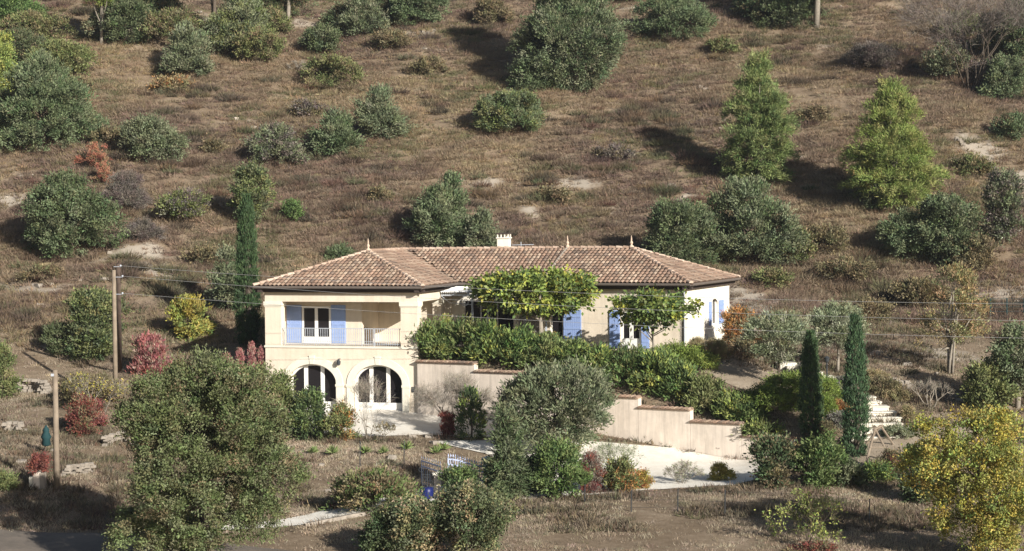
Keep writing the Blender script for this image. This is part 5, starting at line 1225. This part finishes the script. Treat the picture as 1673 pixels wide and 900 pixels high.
leaf(733, 791, 750, 762, 806, gd, gd, 15, 'right gate leaf, closed'); leaf(689, 720, 753, 762, 812, gd+1.6, gd+.1, 9, 'left gate leaf standing open')
def pillar(px0, px1, top, bot, d, label, m_):
    a, b_ = at(px0, bot, d), at(px1, bot, d); z1 = at(px0, top, d).z; w_ = b_.x-a.x; t = thing('gate_pillar', label, 'pillar', (a.x+w_/2, d, a.z), 'pillars of the driveway gate')
    def F(s, dd, h): return Vector((a.x+s, d+dd, h))
    mb = MB(); mb.box(F, 0, w_, 0, w_, a.z-.5, z1-.1); mb.build('shaft', M[m_], t)
    mb = MB(); mb.box(F, -.06, w_+.06, -.06, w_+.06, z1-.1, z1-.02); mb.prism(F, [(0, z1-.02), (w_, z1-.02), (w_*.5, z1+.06)], 0, w_); mb.build('cap', M['stone'], t)
pillar(709, 721, 773, 824, gd-.6, 'pinkish rendered gate pillar right of the blue barrel', 'retain'); pillar(790, 803, 748, 806, gd-.2, 'pale gate pillar beside the fir tree', 'pale')
b = at(698, 822, gd-1.2); b.z = gz(b.x, b.y); br = thing('blue_barrel', 'deep blue barrel planter with wrought iron rack beside the gate', 'planter', b)
mb = MB(); mb.lathe(b, [(.17, 0), (.24, .12), (.26, .3), (.24, .48), (.20, .5)], 16); mb.build('barrel', M['barrel'], br, True)
mb = MB()
for sx in (-.2, 0, .2): mb.tube([b+Vector((sx, .1, 0)), b+Vector((sx, .1, 1.15))], .014, 5)
for zz in (.62, 1.0): mb.tube([b+Vector((-.2, .1, zz)), b+Vector((.2, .1, zz))], .012, 5)
for cx, cz in ((-.1, .82), (.1, .82), (-.24, 1.2)):
    mb.tube([b+Vector((cx+.09*math.cos(q*.5), .1, cz+.09*math.sin(q*.5))) for q in range(13)], .012, 4)
mb.build('iron_rack', M['darkiron'], br)
# ---------------------------------------------------------------- old planter, net, fence posts
b = ground(60, 802); pl = thing('old_planter', 'crumbling white planter stand overgrown with a red creeper', 'planter', b); k = 1/pxm(b.y)
def F(s, dd, h): return b+Vector((s*k, dd, h*k))
mb = MB(); mb.box(F, 5, 13, 0, .3, -6, 27); mb.build('white_panel', M['rock'], pl); mb = MB(); mb.box(F, -13, -7, .05, .25, -6, 20); mb.build('white_post', M['stone'], pl); mb = MB(); mb.box(F, -6, 6, .02, .4, -6, 28); mb.build('brick_core', M['retain'], pl)
rs = np.random.default_rng(5); V, c, C = foliage(tuple(b+Vector((0, .1, .7))), 26*k*1.0, 34*k, 'dome', 0, PAL['darkred'], rs, scale=.4); fastmesh('creeper', V, 4, M['leaf'], pl, c)
b = ground(74, 742); nt_ = thing('tree_guard', 'dark teal net wrapped round a young tree on the left slope', 'net', b); k = 1/pxm(b.y)
mb = MB(); mb.tube([b, b+Vector((0, 0, 40*k))], .03, 6); mb.build('stake', M['darkwood'], nt_)
mb = MB(); mb.lathe(b+Vector((.05, 0, 12*k)), [(.10, 0), (.2, .05), (.17, .3), (.24, .4), (.12, .62), (.15, .7), (.03, .9)], 7); mb.build('net', M['teal'], nt_, True)
def fpost(px, py, h, label, grp):
    b = ground(px, py); k = 1/pxm(b.y); mb = MB(); mb.tube([b-Vector((0, 0, .2)), b+Vector((.02, 0, h*k))], .022, 6); mb.tube([b+Vector((.02, 0, h*k)), b+Vector((.02, 0, h*k+.03))], .032, 6)
    o = mb.build('fence_post', M['darkiron']); props(o, label, 'fence post', grp); return b+Vector((0, 0, h*k))
tops = [fpost(x_, y_, h, l_, 'thin posts of the wire fence') for x_, y_, h, l_ in ((955, 822, 28, 'thin fence post below the russet shrub'), (1031, 836, 34, 'thin fence post below the orange patched shrub'), (1107, 836, 36, 'thin fence post below the grey driveway shrub'), (1184, 844, 42, 'thin fence post below the yellow green driveway shrub'), (1300, 846, 40, 'thin fence post behind the sparse sapling'), (1420, 860, 42, 'thin fence post below the swing frame'), (660, 762, 40, 'thin post among the yuccas'), (588, 764, 42, 'thin post below the pale yucca'))]
mb = MB()
for i in range(5):
    for f in (.95, .55, .2):
        a, c = tops[i], tops[i+1]; ha = a.z-gz(a.x, a.y); hc = c.z-gz(c.x, c.y)
        mb.tube([Vector((a.x, a.y, a.z-ha*(1-f))), Vector((c.x, c.y, c.z-hc*(1-f)))], .005, 3)
props(mb.build('fence_wire', M['darkiron']), 'three thin strands of wire between the bank fence posts', 'wire')
# dark green fence piece on the right
b = ground(1640, 520); gf = thing('mesh_fence', 'dark green mesh fence on the right edge of the garden', 'fence', b)
mb = MB(); P = [ground(x_, 520) for x_ in (1618, 1645, 1673, 1705)]
for p in P: m2 = MB(); m2.tube([p-Vector((0, 0, .1)), p+Vector((0, 0, 1.1))], .035, 6); m2.build('post', M['teal'], gf)
for a, c in zip(P[:-1], P[1:]):
    for z in (.1, .35, .6, .85, 1.08): mb.tube([a+Vector((0, 0, z)), c+Vector((0, 0, z))], .008, 4)
    for i in range(1, 12): q = a.lerp(c, i/12); mb.tube([q+Vector((0, 0, .05)), q+Vector((0, 0, 1.1))], .005, 3)
mb.build('mesh', M['teal'], gf)

# ---------------------------------------------------------------- haze over the valley
hz = MB(); hz.box(lambda s, d_, z: Vector((s, d_, z)), -230, 230, -12, 455, -25, 72); ho = hz.build('haze', bpy.data.materials.new('haze')); hm_ = ho.data.materials[0]
import bmesh
bm = bmesh.new(); bm.from_mesh(ho.data); bmesh.ops.recalc_face_normals(bm, faces=bm.faces); bm.to_mesh(ho.data); bm.free()
hm_.use_nodes = True
nn = hm_.node_tree.nodes; nn.remove(nn['Principled BSDF']); pv = nn.new('ShaderNodeVolumePrincipled'); pv.inputs['Color'].default_value = (.80, .87, 1, 1); pv.inputs['Density'].default_value = .00018; pv.inputs['Anisotropy'].default_value = .2
hm_.node_tree.links.new(pv.outputs[0], nn['Material Output'].inputs['Volume']); props(ho, 'thin pale blue haze over the whole hillside', 'haze', kind='stuff')
